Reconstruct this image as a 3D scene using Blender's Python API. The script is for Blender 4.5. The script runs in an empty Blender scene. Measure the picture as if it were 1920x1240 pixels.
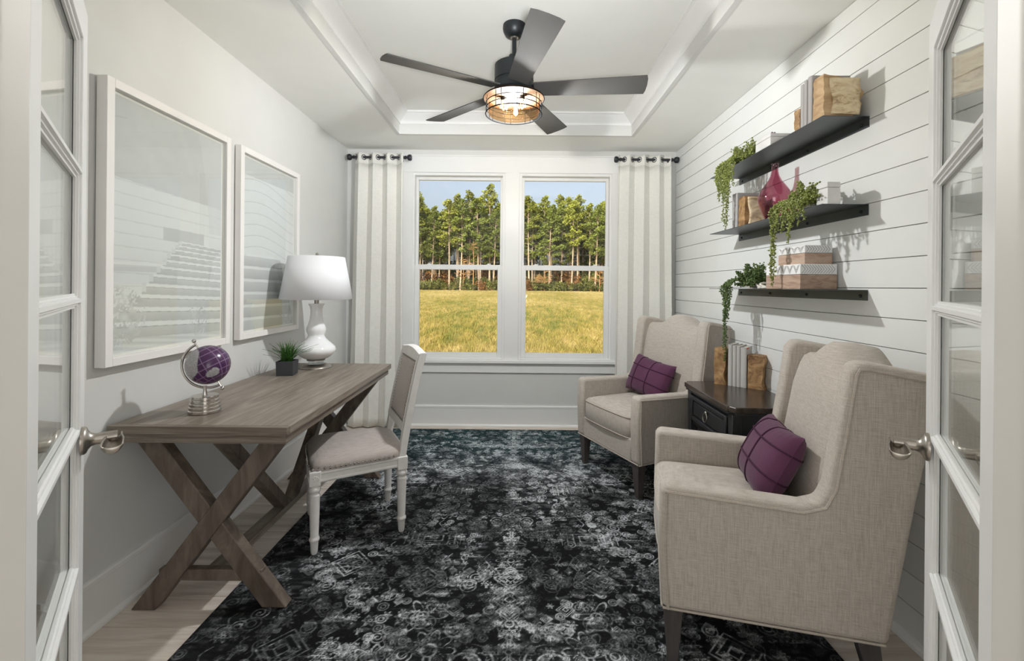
import bpy, bmesh, math, random
import numpy as np
from mathutils import Vector, Matrix, Euler

# ------------------------------------------------------------------ camera, sky, lights, exposure
scene = bpy.context.scene
COL = scene.collection
scene.view_settings.view_transform = 'Standard'
scene.view_settings.look = 'None'
scene.view_settings.gamma = 1.0
scene.view_settings.use_curve_mapping = False
scene.view_settings.exposure = 0.0
scene.cycles.use_denoising = True
scene.cycles.max_bounces = 14
scene.cycles.diffuse_bounces = 7
scene.cycles.glossy_bounces = 5
scene.cycles.transmission_bounces = 8
scene.cycles.transparent_max_bounces = 24
scene.cycles.sample_clamp_indirect = 6.0
scene.cycles.caustics_reflective = False
scene.cycles.caustics_refractive = False

EYE = 1.38
cam_d = bpy.data.cameras.new('camera')
cam_d.sensor_width = 36.0
cam_d.lens = 850.0 / 1920.0 * 36.0
cam_d.shift_x = -10.0 / 1920.0
cam_d.shift_y = -83.0 / 1920.0
cam_d.clip_start = 0.02
cam_d.clip_end = 900.0
cam = bpy.data.objects.new('camera', cam_d)
cam.location = (0, 0, EYE)
cam.rotation_euler = (math.radians(90), -0.009, 0)
COL.objects.link(cam)
scene.camera = cam

world = bpy.data.worlds.new('sky'); scene.world = world
world.use_nodes = True
wn = world.node_tree
sky = wn.nodes.new('ShaderNodeTexSky')
sky.sky_type = 'NISHITA'
sky.sun_disc = False
sky.sun_elevation = math.radians(34)
sky.sun_rotation = math.radians(205)
sky.air_density = 0.85
sky.dust_density = 7.0
sky.ozone_density = 1.0
pale = wn.nodes.new('ShaderNodeHueSaturation'); pale.inputs['Saturation'].default_value = 0.58   # thin high haze
wn.links.new(sky.outputs[0], pale.inputs['Color']); wn.links.new(pale.outputs[0], wn.nodes['Background'].inputs[0])
wn.nodes['Background'].inputs[1].default_value = 0.30

def add_light(name, kind, energy, loc, rot=(0, 0, 0), color=(1, 1, 1), **kw):
    d = bpy.data.lights.new(name, kind); d.energy = energy; d.color = color
    for k, v in kw.items(): setattr(d, k, v)
    o = bpy.data.objects.new(name, d); o.location = loc; o.rotation_euler = rot
    COL.objects.link(o); return o

# late afternoon sun from behind the house, on field and pines
add_light('sun', 'SUN', 3.0, (0, -20, 30), (math.radians(56), 0, math.radians(-24)), (1.0, 0.92, 0.78), angle=math.radians(0.6))
# two added fill lights in the closed hall behind the camera, no windows there
for sx in (-1, 1):
    add_light('hall_fill', 'AREA', 60.0, (sx * 2.75, -3.55, 1.45), (math.radians(90), 0, 0), (0.96, 0.985, 1.0),
              shape='RECTANGLE', size=2.6, size_y=2.3)

# the photographer's strobe beside the camera, turned up so that its light comes back off the ceiling
_aim = Vector((0.0, 1.8, 2.74)) - Vector((0.10, -0.40, 1.20))
add_light('bounce_strobe', 'AREA', 17.5, (0.10, -0.40, 1.20), _aim.to_track_quat('-Z', 'Y').to_euler(), (0.97, 0.985, 1.0),
          shape='DISK', size=0.22, spread=math.radians(68))

# ------------------------------------------------------------------ room measures
XL, XR, YB, YF = -1.68, 1.55, 4.46, 0.588
ZC, ZT = 2.715, 2.89
random.seed(7)
RNG = np.random.default_rng(11)
rad = math.radians

def lin(h):
    h = h.lstrip('#')
    out = []
    for i in (0, 2, 4):
        c = int(h[i:i+2], 16) / 255.0
        out.append(c / 12.92 if c <= 0.04045 else ((c + 0.055) / 1.055) ** 2.4)
    return (out[0], out[1], out[2], 1.0)

# ------------------------------------------------------------------ materials
MATS = {}
def new_mat(name):
    m = bpy.data.materials.new(name); m.use_nodes = True
    MATS[name] = m
    nt = m.node_tree
    return m, nt, nt.nodes['Principled BSDF']

def node(nt, kind, **kw):
    n = nt.nodes.new(kind)
    for k, v in kw.items():
        if k.startswith('i_'):
            n.inputs[k[2:].replace('_', ' ')].default_value = v
        else:
            setattr(n, k, v)
    return n

def coords(nt, scale=(1, 1, 1), rot=(0, 0, 0), kind='Object'):
    tc = node(nt, 'ShaderNodeTexCoord'); mp = node(nt, 'ShaderNodeMapping')
    mp.inputs['Scale'].default_value = scale; mp.inputs['Rotation'].default_value = rot
    nt.links.new(tc.outputs[kind], mp.inputs['Vector'])
    return mp.outputs['Vector']

def ramp(nt, fac, stops):
    r = node(nt, 'ShaderNodeValToRGB')
    el = r.color_ramp.elements
    while len(el) > 1: el.remove(el[-1])
    el[0].position = stops[0][0]; el[0].color = stops[0][1]
    for p, c in stops[1:]:
        e = el.new(p); e.color = c
    nt.links.new(fac, r.inputs['Fac'])
    return r.outputs['Color']

def add_bump(nt, b, height, strength, dist=0.002):
    bp = node(nt, 'ShaderNodeBump')
    bp.inputs['Strength'].default_value = strength; bp.inputs['Distance'].default_value = dist
    nt.links.new(height, bp.inputs['Height']); nt.links.new(bp.outputs['Normal'], b.inputs['Normal'])

def plain(name, col, rough=0.5, metal=0.0, var=0.04, vscale=6.0, bump=0.0, bscale=120.0, spec=0.5, stretch=(1, 1, 1), rnd=0.0, sheen=0.0):
    m, nt, b = new_mat(name)
    c = lin(col)
    v = coords(nt, stretch)
    nz = node(nt, 'ShaderNodeTexNoise'); nz.inputs['Scale'].default_value = vscale; nz.inputs['Detail'].default_value = 4
    nt.links.new(v, nz.inputs['Vector'])
    lo = tuple(max(0, x * (1 - var)) for x in c[:3]) + (1,)
    hi = tuple(min(1, x * (1 + var)) for x in c[:3]) + (1,)
    colr = ramp(nt, nz.outputs['Fac'], [(0.3, lo), (0.7, hi)])
    if rnd > 0:
        oi = node(nt, 'ShaderNodeObjectInfo'); hs = node(nt, 'ShaderNodeHueSaturation')
        mr = node(nt, 'ShaderNodeMapRange'); mr.inputs['To Min'].default_value = 1 - rnd; mr.inputs['To Max'].default_value = 1 + rnd
        nt.links.new(oi.outputs['Random'], mr.inputs['Value']); nt.links.new(mr.outputs[0], hs.inputs['Value'])
        nt.links.new(colr, hs.inputs['Color']); colr = hs.outputs['Color']
    nt.links.new(colr, b.inputs['Base Color'])
    b.inputs['Roughness'].default_value = rough; b.inputs['Metallic'].default_value = metal
    b.inputs['Specular IOR Level'].default_value = spec
    if sheen: b.inputs['Sheen Weight'].default_value = sheen
    if bump > 0:
        n2 = node(nt, 'ShaderNodeTexNoise'); n2.inputs['Scale'].default_value = bscale; n2.inputs['Detail'].default_value = 3
        nt.links.new(v, n2.inputs['Vector']); add_bump(nt, b, n2.outputs['Fac'], bump)
    return m

def wood(name, cols, stretch, rough=0.5, scale=3.0, rnd=0.08, bump=0.15, dist=1.2):
    m, nt, b = new_mat(name)
    v = coords(nt, stretch)
    oi = node(nt, 'ShaderNodeObjectInfo')
    ad = node(nt, 'ShaderNodeVectorMath', operation='ADD')
    sc = node(nt, 'ShaderNodeVectorMath', operation='SCALE'); sc.inputs['Scale'].default_value = 37.0
    cb = node(nt, 'ShaderNodeCombineXYZ')
    for i in range(3): nt.links.new(oi.outputs['Random'], cb.inputs[i])
    nt.links.new(cb.outputs[0], sc.inputs[0]); nt.links.new(v, ad.inputs[0]); nt.links.new(sc.outputs[0], ad.inputs[1])
    nz = node(nt, 'ShaderNodeTexNoise'); nz.inputs['Scale'].default_value = scale; nz.inputs['Detail'].default_value = 8
    nz.inputs['Roughness'].default_value = 0.62; nz.inputs['Distortion'].default_value = dist
    nt.links.new(ad.outputs[0], nz.inputs['Vector'])
    n = len(cols)
    colr = ramp(nt, nz.outputs['Fac'], [(0.30 + 0.40 * i / (n - 1), lin(c)) for i, c in enumerate(cols)])
    hs = node(nt, 'ShaderNodeHueSaturation')
    mr = node(nt, 'ShaderNodeMapRange'); mr.inputs['To Min'].default_value = 1 - rnd; mr.inputs['To Max'].default_value = 1 + rnd
    nt.links.new(oi.outputs['Random'], mr.inputs['Value']); nt.links.new(mr.outputs[0], hs.inputs['Value'])
    nt.links.new(colr, hs.inputs['Color']); nt.links.new(hs.outputs['Color'], b.inputs['Base Color'])
    b.inputs['Roughness'].default_value = rough
    add_bump(nt, b, nz.outputs['Fac'], bump)
    return m

def fabric(name, c0, c1, c2, thread=420.0, rough=0.9, bump=0.35, slub=True):
    """woven cloth: fine warp and weft with slubs"""
    m, nt, b = new_mat(name)
    v = coords(nt, (1, 1, 1))
    va = coords(nt, (22, 22, 460)); vb = coords(nt, (420, 420, 20))
    na = node(nt, 'ShaderNodeTexNoise'); na.inputs['Scale'].default_value = 1.0; na.inputs['Detail'].default_value = 3
    nb = node(nt, 'ShaderNodeTexNoise'); nb.inputs['Scale'].default_value = 1.0; nb.inputs['Detail'].default_value = 3
    nt.links.new(va, na.inputs['Vector']); nt.links.new(vb, nb.inputs['Vector'])
    fine = node(nt, 'ShaderNodeTexNoise'); fine.inputs['Scale'].default_value = thread; fine.inputs['Detail'].default_value = 2
    nt.links.new(v, fine.inputs['Vector'])
    mx = node(nt, 'ShaderNodeMath', operation='ADD'); nt.links.new(na.outputs['Fac'], mx.inputs[0]); nt.links.new(nb.outputs['Fac'], mx.inputs[1])
    m2 = node(nt, 'ShaderNodeMath', operation='MULTIPLY_ADD'); m2.inputs[1].default_value = 0.42; nt.links.new(mx.outputs[0], m2.inputs[0])
    m3 = node(nt, 'ShaderNodeMath', operation='MULTIPLY'); m3.inputs[1].default_value = 0.16; nt.links.new(fine.outputs['Fac'], m3.inputs[0])
    nt.links.new(m3.outputs[0], m2.inputs[2])
    colr = ramp(nt, m2.outputs[0], [(0.36, lin(c0)), (0.50, lin(c1)), (0.64, lin(c2))])
    nt.links.new(colr, b.inputs['Base Color'])
    b.inputs['Roughness'].default_value = rough; b.inputs['Specular IOR Level'].default_value = 0.2
    b.inputs['Sheen Weight'].default_value = 0.15
    add_bump(nt, b, m2.outputs[0], bump, 0.0015)
    return m

def pane(name, tint=(1, 1, 1, 1), refl=1.0, rough=0.0, bump=0.0, gcol=(1, 1, 1, 1)):
    """thin clear pane: transparent body with fresnel reflection"""
    m, nt, b = new_mat(name)
    nt.nodes.remove(b)
    tr = node(nt, 'ShaderNodeBsdfTransparent'); tr.inputs['Color'].default_value = tint
    gl = node(nt, 'ShaderNodeBsdfGlossy'); gl.inputs['Roughness'].default_value = rough; gl.inputs['Color'].default_value = gcol
    lw = node(nt, 'ShaderNodeLayerWeight'); lw.inputs['Blend'].default_value = 0.5
    pw = node(nt, 'ShaderNodeMath', operation='POWER'); pw.inputs[1].default_value = 5.0
    mu = node(nt, 'ShaderNodeMath', operation='MULTIPLY_ADD'); mu.inputs[1].default_value = 0.9; mu.inputs[2].default_value = 0.03 * refl
    mx = node(nt, 'ShaderNodeMixShader')
    nt.links.new(lw.outputs['Facing'], pw.inputs[0]); nt.links.new(pw.outputs[0], mu.inputs[0]); nt.links.new(mu.outputs[0], mx.inputs[0])
    nt.links.new(tr.outputs[0], mx.inputs[1]); nt.links.new(gl.outputs[0], mx.inputs[2])
    if bump:
        nz = node(nt, 'ShaderNodeTexNoise'); nz.inputs['Scale'].default_value = 60
        bp = node(nt, 'ShaderNodeBump'); bp.inputs['Strength'].default_value = bump; bp.inputs['Distance'].default_value = 0.002
        nt.links.new(nz.outputs['Fac'], bp.inputs['Height']); nt.links.new(bp.outputs[0], gl.inputs['Normal'])
    nt.links.new(mx.outputs[0], nt.nodes['Material Output'].inputs['Surface'])
    return m

def attr_mat(name, rough=0.6, spec=0.3, bump=0.0, bscale=300.0, attr='col', mul=None):
    m, nt, b = new_mat(name)
    at = node(nt, 'ShaderNodeAttribute'); at.attribute_name = attr
    src = at.outputs['Color']
    nz = node(nt, 'ShaderNodeTexNoise'); nz.inputs['Scale'].default_value = bscale; nz.inputs['Detail'].default_value = 3
    nt.links.new(coords(nt), nz.inputs['Vector'])
    if mul:
        mr = node(nt, 'ShaderNodeMapRange'); mr.inputs['From Min'].default_value = 0.3; mr.inputs['From Max'].default_value = 0.7
        mr.inputs['To Min'].default_value = mul[0]; mr.inputs['To Max'].default_value = mul[1]
        nt.links.new(nz.outputs['Fac'], mr.inputs['Value'])
        mm = node(nt, 'ShaderNodeVectorMath', operation='SCALE'); nt.links.new(src, mm.inputs[0]); nt.links.new(mr.outputs[0], mm.inputs['Scale'])
        src = mm.outputs[0]
    nt.links.new(src, b.inputs['Base Color'])
    b.inputs['Roughness'].default_value = rough; b.inputs['Specular IOR Level'].default_value = spec
    if bump: add_bump(nt, b, nz.outputs['Fac'], bump)
    return m

def emit(name, col, strength):
    m, nt, b = new_mat(name)
    b.inputs['Base Color'].default_value = col
    b.inputs['Emission Color'].default_value = col; b.inputs['Emission Strength'].default_value = strength
    return m

wall_paint = plain('wall_paint', '#d8d8d6', 0.7, var=0.015, bump=0.04, bscale=350, spec=0.25)
ceil_paint = plain('ceiling_paint', '#eeeeea', 0.8, var=0.012, bump=0.03, bscale=350, spec=0.2)
trim_white = plain('trim_white', '#ebebea', 0.35, var=0.01, spec=0.4)
jamb_paint = plain('jamb_paint', '#d3d0cb', 0.4, var=0.012, spec=0.35)
ship_white = plain('shiplap_white', '#e2e3e1', 0.42, var=0.015, rnd=0.012, spec=0.35)
ship_back = plain('shiplap_groove', '#a9aaa6', 0.8)
plank_mat = wood('floor_oak', ['#bbac9f', '#d0c3b7', '#dfd5ca', '#e8dfd6'], (1.4, 18, 18), 0.42, 1.0, 0.07, 0.12)
sub_floor = plain('floor_joint', '#5f5650', 0.8)
desk_wood = wood('desk_wood_length', ['#665a50', '#776c61', '#887e73', '#989084'], (26, 2.0, 26), 0.42, 1.0, 0.03, 0.12)
cross_wood = wood('desk_wood_cross', ['#5d5147', '#6e6358', '#7f7569', '#90867b'], (2.2, 2.2, 70), 0.45, 1.0, 0.03, 0.12)
leg_wood = wood('desk_wood_leg', ['#4a3f36', '#5c5046', '#6d6156', '#7d7266'], (12, 12, 3), 0.5, 1.2, 0.06, 0.12)
frame_white = plain('picture_frame_white', '#efecea', 0.4, var=0.02)
black_metal = plain('blackened_metal', '#2e3234', 0.42, metal=0.55, var=0.15, vscale=9)
shelf_steel = plain('shelf_steel', '#565b5e', 0.38, metal=0.75, var=0.12, vscale=5)
rod_metal = plain('rod_bronze', '#34353a', 0.4, metal=0.4, var=0.15)
nickel = plain('brushed_nickel', '#a8a198', 0.33, metal=1.0, var=0.06, vscale=30)
chrome = plain('satin_chrome', '#c9c4be', 0.16, metal=1.0, var=0.04)
linen = fabric('linen_oatmeal', '#a1978b', '#b3aaa0', '#c3bbb1')
welt_mat = fabric('linen_welt', '#a3988c', '#afa59a', '#bcb3a8', bump=0.2)
seat_cloth = fabric('seat_linen_grey', '#a59b95', '#b0a7a1', '#bbb2ac', bump=0.15)
curtain_cloth = fabric('curtain_linen', '#dcdbd5', '#e6e5df', '#efeee9', bump=0.3)
plum = plain('plum_velvet', '#58334b', 0.85, var=0.10, vscale=9, bump=0.25, bscale=260, spec=0.15, sheen=0.15)
plum_dark = plain('plum_tuck', '#432639', 0.85, var=0.08, bump=0.2, spec=0.15)
chair_paint = plain('chair_white_paint', '#dedbd8', 0.5, var=0.05, vscale=20, bump=0.08, bscale=80)
dark_leg = plain('grey_stained_leg', '#4b4543', 0.5, var=0.18, vscale=8, stretch=(8, 8, 1))
table_black = plain('table_black_paint', '#2b2b2d', 0.38, var=0.12, vscale=12)
table_top_m = wood('table_top_espresso', ['#2a231f', '#3d342e', '#51463d'], (14, 1.5, 14), 0.2, 1.2, 0.02, 0.05)
lamp_ceramic = plain('lamp_white_glass', '#f0f0f0', 0.12, var=0.01, spec=0.6)
shade_cloth = plain('lamp_shade_white', '#e4e4e7', 0.8, var=0.01, bump=0.1, bscale=500, spec=0.2)
pot_dark = plain('pot_charcoal', '#3a3b40', 0.55, var=0.06)
grass_green = plain('faux_grass', '#3f6a2a', 0.5, var=0.35, vscale=30, rnd=0.25)
bead_green = plain('succulent_green', '#7f8843', 0.55, var=0.35, vscale=55, rnd=0.12)
bead_dark = plain('succulent_dark', '#4f6230', 0.55, var=0.4, vscale=55, rnd=0.12)
stem_brown = plain('stem_brown', '#6b5a3a', 0.7)
book_grey = plain('book_grey', '#a5a19f', 0.6, var=0.03, rnd=0.03)
book_pale = plain('book_pale', '#b9b6b2', 0.6, var=0.03, rnd=0.03)
paper = plain('book_paper', '#d9d4c8', 0.8, var=0.05, stretch=(1, 300, 1))
orange_ink = plain('orange_print', '#d8532b', 0.6)
stump_cut = wood('stump_cut_wood', ['#8f7252', '#a98a65', '#bd9f78', '#cdb38d'], (3, 3, 9), 0.6, 2.0, 0.08, 0.3)
stump_face = wood('stump_bark_face', ['#8a6a4a', '#d2ba95', '#e6d5b4', '#dcc6a0'], (6, 6, 14), 0.7, 2.0, 0.05, 0.8)
stump_warm = wood('stump_warm_wood', ['#62452a', '#86643f', '#a38055', '#b7966c'], (5, 5, 8), 0.6, 2.4, 0.06, 0.7)
marble = plain('white_marble', '#d9d8d6', 0.3, var=0.12, vscale=7)
box_wood = wood('box_mango_wood', ['#8f7566', '#a58a78', '#b99f8c', '#9a9088'], (8, 3, 30), 0.6, 1.5, 0.1, 0.2)
lid_white = plain('box_lid_white', '#e6e5e4', 0.55, var=0.04, vscale=30)
ink = plain('chevron_ink', '#2f3033', 0.6)
white_wood = plain('whitewashed_wood', '#d5cfc4', 0.6, var=0.12, vscale=40)
purple_bead = plain('purple_bead', '#6a4a5e', 0.35)
vase_glass = pane('vase_purple_glass', (0.79, 0.53, 0.60, 1), 1.8, 0.02)
clear_pane = pane('clear_pane', (0.97, 0.98, 0.97, 1), 1.0)
acrylic = pane('clear_acrylic', (0.86, 0.87, 0.87, 1), 1.5, 0.05)
amber_glass = pane('amber_seeded_glass', (0.95, 0.80, 0.62, 1), 0.5, 0.12, 0.5, (0.9, 0.55, 0.26, 1))
bulb_glow = emit('bulb_glow', (1.0, 0.70, 0.32, 1), 28.0)
bulb_shell = pane('bulb_amber_glass', (0.98, 0.90, 0.76, 1), 1.2, 0.02)
print_mat = attr_mat('art_print', 0.55, 0.2)
rug_mat = attr_mat('rug_wool', 0.95, 0.1, bump=0.5, bscale=260.0, mul=(0.55, 1.45))
globe_mat = attr_mat('globe_print', 0.22, 0.5)
pine_leaf = plain('pine_needles', '#858a3a', 0.7, var=0.45, vscale=0.5, rnd=0.22, spec=0.1)
pine_leaf2 = plain('pine_needles_dark', '#6b7536', 0.7, var=0.45, vscale=0.5, rnd=0.22, spec=0.1)
bark = plain('pine_bark', '#b7a28a', 0.9, var=0.3, vscale=1.5, rnd=0.2, spec=0.1)
bare_twig = plain('bare_twig', '#a8845a', 0.9, var=0.2, spec=0.1)
shrub_leaf = plain('shrub_leaf', '#666a38', 0.8, var=0.5, vscale=0.8, rnd=0.3, spec=0.1)
shrub_rust = plain('shrub_rust', '#7d5a34', 0.8, var=0.4, vscale=0.8, rnd=0.25, spec=0.1)
cloth_tag = plain('care_label_pink', '#e3b9bb', 0.8)

# ------------------------------------------------------------------ mesh helpers
class MB:
    def __init__(s): s.v = []; s.f = []; s.mi = []
    def add(s, verts, faces, mi=0):
        o = len(s.v); s.v += [tuple(p) for p in verts]
        s.f += [tuple(i + o for i in fc) for fc in faces]; s.mi += [mi] * len(faces); return s
    def hexa(s, p, mi=0):
        return s.add(p, [(0, 3, 2, 1), (4, 5, 6, 7), (0, 1, 5, 4), (1, 2, 6, 5), (2, 3, 7, 6), (3, 0, 4, 7)], mi)
    def box(s, x0, x1, y0, y1, z0, z1, mi=0):
        return s.hexa([(x0, y0, z0), (x1, y0, z0), (x1, y1, z0), (x0, y1, z0), (x0, y0, z1), (x1, y0, z1), (x1, y1, z1), (x0, y1, z1)], mi)
    def prism(s, poly, fn, a, b, mi=0):
        """poly 2d outline, fn(p, q, depth) -> 3d point"""
        n = len(poly)
        v = [fn(p, q, a) for p, q in poly] + [fn(p, q, b) for p, q in poly]
        f = [tuple(range(n - 1, -1, -1)), tuple(range(n, 2 * n))]
        f += [(i, (i + 1) % n, n + (i + 1) % n, n + i) for i in range(n)]
        return s.add(v, f, mi)
    def lathe(s, prof, n=24, c=(0, 0, 0), fn=None, mi=0):
        v = []; f = []
        m = len(prof)
        for r, z in prof:
            for k in range(n):
                a = 2 * math.pi * k / n
                p = (r * math.cos(a), r * math.sin(a), z)
                p = fn(p) if fn else (p[0] + c[0], p[1] + c[1], p[2] + c[2])
                v.append(p)
        for j in range(m - 1):
            for k in range(n):
                f.append((j * n + k, j * n + (k + 1) % n, (j + 1) * n + (k + 1) % n, (j + 1) * n + k))
        if prof[0][0] > 1e-4: f.append(tuple(range(n - 1, -1, -1)))
        if prof[-1][0] > 1e-4: f.append(tuple((m - 1) * n + k for k in range(n)))
        return s.add(v, f, mi)
    def tube(s, pts, r, n=8, closed=False, cap=True, mi=0):
        pts = [Vector(p) for p in pts]; m = len(pts)
        rs = r if isinstance(r, (list, tuple)) else [r] * m
        v = []; f = []; prev = None
        for i, p in enumerate(pts):
            if closed: t = pts[(i + 1) % m] - pts[i - 1]
            else: t = pts[min(i + 1, m - 1)] - pts[max(i - 1, 0)]
            t.normalize()
            if prev is None:
                up = Vector((0, 0, 1)) if abs(t.z) < 0.9 else Vector((1, 0, 0))
                a = t.cross(up).normalized()
            else:
                a = (prev - t * prev.dot(t)).normalized()
            prev = a; b = t.cross(a)
            for k in range(n):
                an = 2 * math.pi * k / n
                v.append(p + (a * math.cos(an) + b * math.sin(an)) * rs[i])
        for i in range(m if closed else m - 1):
            j = (i + 1) % m
            for k in range(n):
                f.append((i * n + k, i * n + (k + 1) % n, j * n + (k + 1) % n, j * n + k))
        if cap and not closed:
            f.append(tuple(range(n - 1, -1, -1))); f.append(tuple((m - 1) * n + k for k in range(n)))
        return s.add(v, f, mi)
    def grid(s, fn, nu, nv, closeu=False, mi=0):
        v = [fn(i / (nu if closeu else nu - 1), j / (nv - 1)) for j in range(nv) for i in range(nu)]
        f = []
        for j in range(nv - 1):
            for i in range(nu if closeu else nu - 1):
                i2 = (i + 1) % nu
                f.append((j * nu + i, j * nu + i2, (j + 1) * nu + i2, (j + 1) * nu + i))
        return s.add(v, f, mi)
    def ball(s, c, r, n=10, m=6, sc=(1, 1, 1), mi=0):
        prof = [(max(1e-5, r * math.sin(math.pi * j / m)), -r * math.cos(math.pi * j / m)) for j in range(m + 1)]
        return s.lathe(prof, n, fn=lambda p: (c[0] + p[0] * sc[0], c[1] + p[1] * sc[1], c[2] + p[2] * sc[2]), mi=mi)
    def mesh(s, name, mat, smooth=False, angle=35):
        me = bpy.data.meshes.new(name)
        me.from_pydata(s.v, [], s.f)
        ms = mat if isinstance(mat, (list, tuple)) else [mat]
        for m in ms: me.materials.append(m)
        if len(ms) > 1: me.polygons.foreach_set('material_index', s.mi)
        bm = bmesh.new(); bm.from_mesh(me); bmesh.ops.recalc_face_normals(bm, faces=bm.faces); bm.to_mesh(me); bm.free()
        if smooth:
            me.polygons.foreach_set('use_smooth', [True] * len(me.polygons))
            me.set_sharp_from_angle(angle=rad(angle))
        me.update(); return me
    def build(s, name, mat, parent=None, smooth=False, bevel=0.0, seg=2, sub=0, loc=(0, 0, 0), rot=(0, 0, 0), angle=35, solid=0.0):
        return place(s.mesh(name, mat, smooth or bevel > 0 or sub > 0, angle), name, parent, loc, rot, bevel, seg, sub, solid)

def place(me, name, parent=None, loc=(0, 0, 0), rot=(0, 0, 0), bevel=0.0, seg=2, sub=0, solid=0.0):
    o = bpy.data.objects.new(name, me); COL.objects.link(o)
    o.parent = parent; o.location = loc; o.rotation_euler = rot
    if solid > 0:
        md = o.modifiers.new('thickness', 'SOLIDIFY'); md.thickness = solid; md.offset = 0
    if bevel > 0:
        md = o.modifiers.new('bevel', 'BEVEL'); md.width = bevel; md.segments = seg; md.limit_method = 'ANGLE'; md.angle_limit = rad(40)
        md.harden_normals = False
    if sub > 0:
        md = o.modifiers.new('subdivision', 'SUBSURF'); md.levels = sub; md.render_levels = sub
    return o

def tag(o, label, cat, group=None):
    o['label'] = label; o['category'] = cat
    if group: o['group'] = group
    return o
def thing(name, label, cat, loc=(0, 0, 0), rz=0.0, group=None):
    o = bpy.data.objects.new(name, None); COL.objects.link(o)
    o.location = loc; o.rotation_euler = (0, 0, rz); o.empty_display_size = 0.1
    return tag(o, label, cat, group)
def struct(o):
    o['kind'] = 'structure'; return o
def copy_tree(o, parent=None):
    c = o.copy(); COL.objects.link(c); c.parent = parent
    for ch in list(o.children): copy_tree(ch, c)
    return c

def value_noise(h, w, cells_y, cells_x, rng):
    lat = rng.random((cells_y + 2, cells_x + 2))
    y = np.linspace(0, cells_y, h, endpoint=False); x = np.linspace(0, cells_x, w, endpoint=False)
    yi = y.astype(int); xi = x.astype(int); fy = (y - yi); fx = (x - xi)
    fy = (fy * fy * (3 - 2 * fy))[:, None]; fx = (fx * fx * (3 - 2 * fx))[None, :]
    a = lat[yi][:, xi]; b = lat[yi][:, xi + 1]; c = lat[yi + 1][:, xi]; d = lat[yi + 1][:, xi + 1]
    return (a * (1 - fx) + b * fx) * (1 - fy) + (c * (1 - fx) + d * fx) * fy

def colour_grid(name, mat, nx, ny, pos, rgb):
    """sheet of nx*ny points, pos (ny,nx,3), per-point colour rgb (ny,nx,3)"""
    me = bpy.data.meshes.new(name)
    me.vertices.add(nx * ny); me.vertices.foreach_set('co', pos.reshape(-1).astype(np.float32))
    i = np.arange((ny - 1) * (nx - 1)); r = i // (nx - 1); c = i % (nx - 1)
    a = r * nx + c
    quads = np.stack([a, a + 1, a + nx + 1, a + nx], 1).astype(np.int32)
    me.loops.add(quads.size); me.loops.foreach_set('vertex_index', quads.reshape(-1))
    me.polygons.add(len(quads)); me.polygons.foreach_set('loop_start', np.arange(0, quads.size, 4, dtype=np.int32))
    me.update(calc_edges=True); me.validate()
    ca = me.color_attributes.new('col', 'FLOAT_COLOR', 'POINT')
    rgba = np.concatenate([rgb.reshape(-1, 3), np.ones((nx * ny, 1))], 1)
    ca.data.foreach_set('color', rgba.reshape(-1).astype(np.float32))
    me.materials.append(mat); me.polygons.foreach_set('use_smooth', [True] * len(me.polygons))
    return me

# ================================================================== the room shell
WT = 0.14
# floor with single planks running across the room
fl = MB().box(XL - WT, XR + WT, YF - 0.16, YB + WT, -0.14, -0.012).build('floor', sub_floor); struct(fl)
PW = 0.183
row = 0
y = 2.0 - 8 * PW
while y < YB:
    y0 = max(y, YF - 0.16) ; y1 = min(y + PW, YB)
    if y1 - y0 > 0.03:
        x = XL + random.Random(row).uniform(-1.1, -0.1)
        while x < XR:
            L = random.Random(row * 31 + int(x * 100)).choice([1.22, 1.22, 0.9])
            a = max(x, XL); b = min(x + L, XR)
            if b - a > 0.02:
                m = MB().box(a - (a + b) / 2 + 0.0009, b - (a + b) / 2 - 0.0009, -(y1 - y0) / 2 + 0.0009, (y1 - y0) / 2 - 0.0009, -0.012, 0)
                m.build('plank', plank_mat, fl, loc=((a + b) / 2, (y0 + y1) / 2, 0), bevel=0.0012, seg=1)
            x += L
    y += PW; row += 1

struct(MB().box(XL - WT, XL, YF - WT, YB + WT, 0, ZT + 0.1).build('wall_left', wall_paint))
# right wall in horizontal boards
wr = struct(MB().box(XR + 0.016, XR + 0.016 + WT, YF - WT, YB + WT, -0.01, ZT + 0.1).build('wall_right', ship_back))
BH = 0.1245
z = 1.386 - 11 * BH
while z < ZC:
    z1 = min(z + BH, ZC)
    MB().box(XR, XR + 0.016, YF, YB, z + 0.0014, z1 - 0.0014).build('board', ship_white, wr, bevel=0.0012, seg=1)
    z += BH
# back wall round the window opening
WX0, WX1, WZ0, WZ1 = -1.045, 0.93, 0.655, 2.495
m = MB()
m.box(XL - WT, WX0, YB, YB + WT, 0, ZT + 0.1).box(WX1, XR + 0.03, YB, YB + WT, 0, ZT + 0.1)
m.box(WX0, WX1, YB, YB + WT, 0, WZ0).box(WX0, WX1, YB, YB + WT, WZ1, ZT + 0.1)
struct(m.build('wall_back', wall_paint))
# front wall with the double-door opening
JL, JR, HD = -0.635, 0.620, 2.065
m = MB()
m.box(XL - WT, JL - 0.02, YF - WT, YF, 0, ZT + 0.1).box(JR + 0.02, XR + WT, YF - WT, YF, 0, ZT + 0.1).box(JL - 0.02, JR + 0.02, YF - WT, YF, HD + 0.02, ZT + 0.1)
struct(m.build('wall_front', wall_paint))
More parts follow.
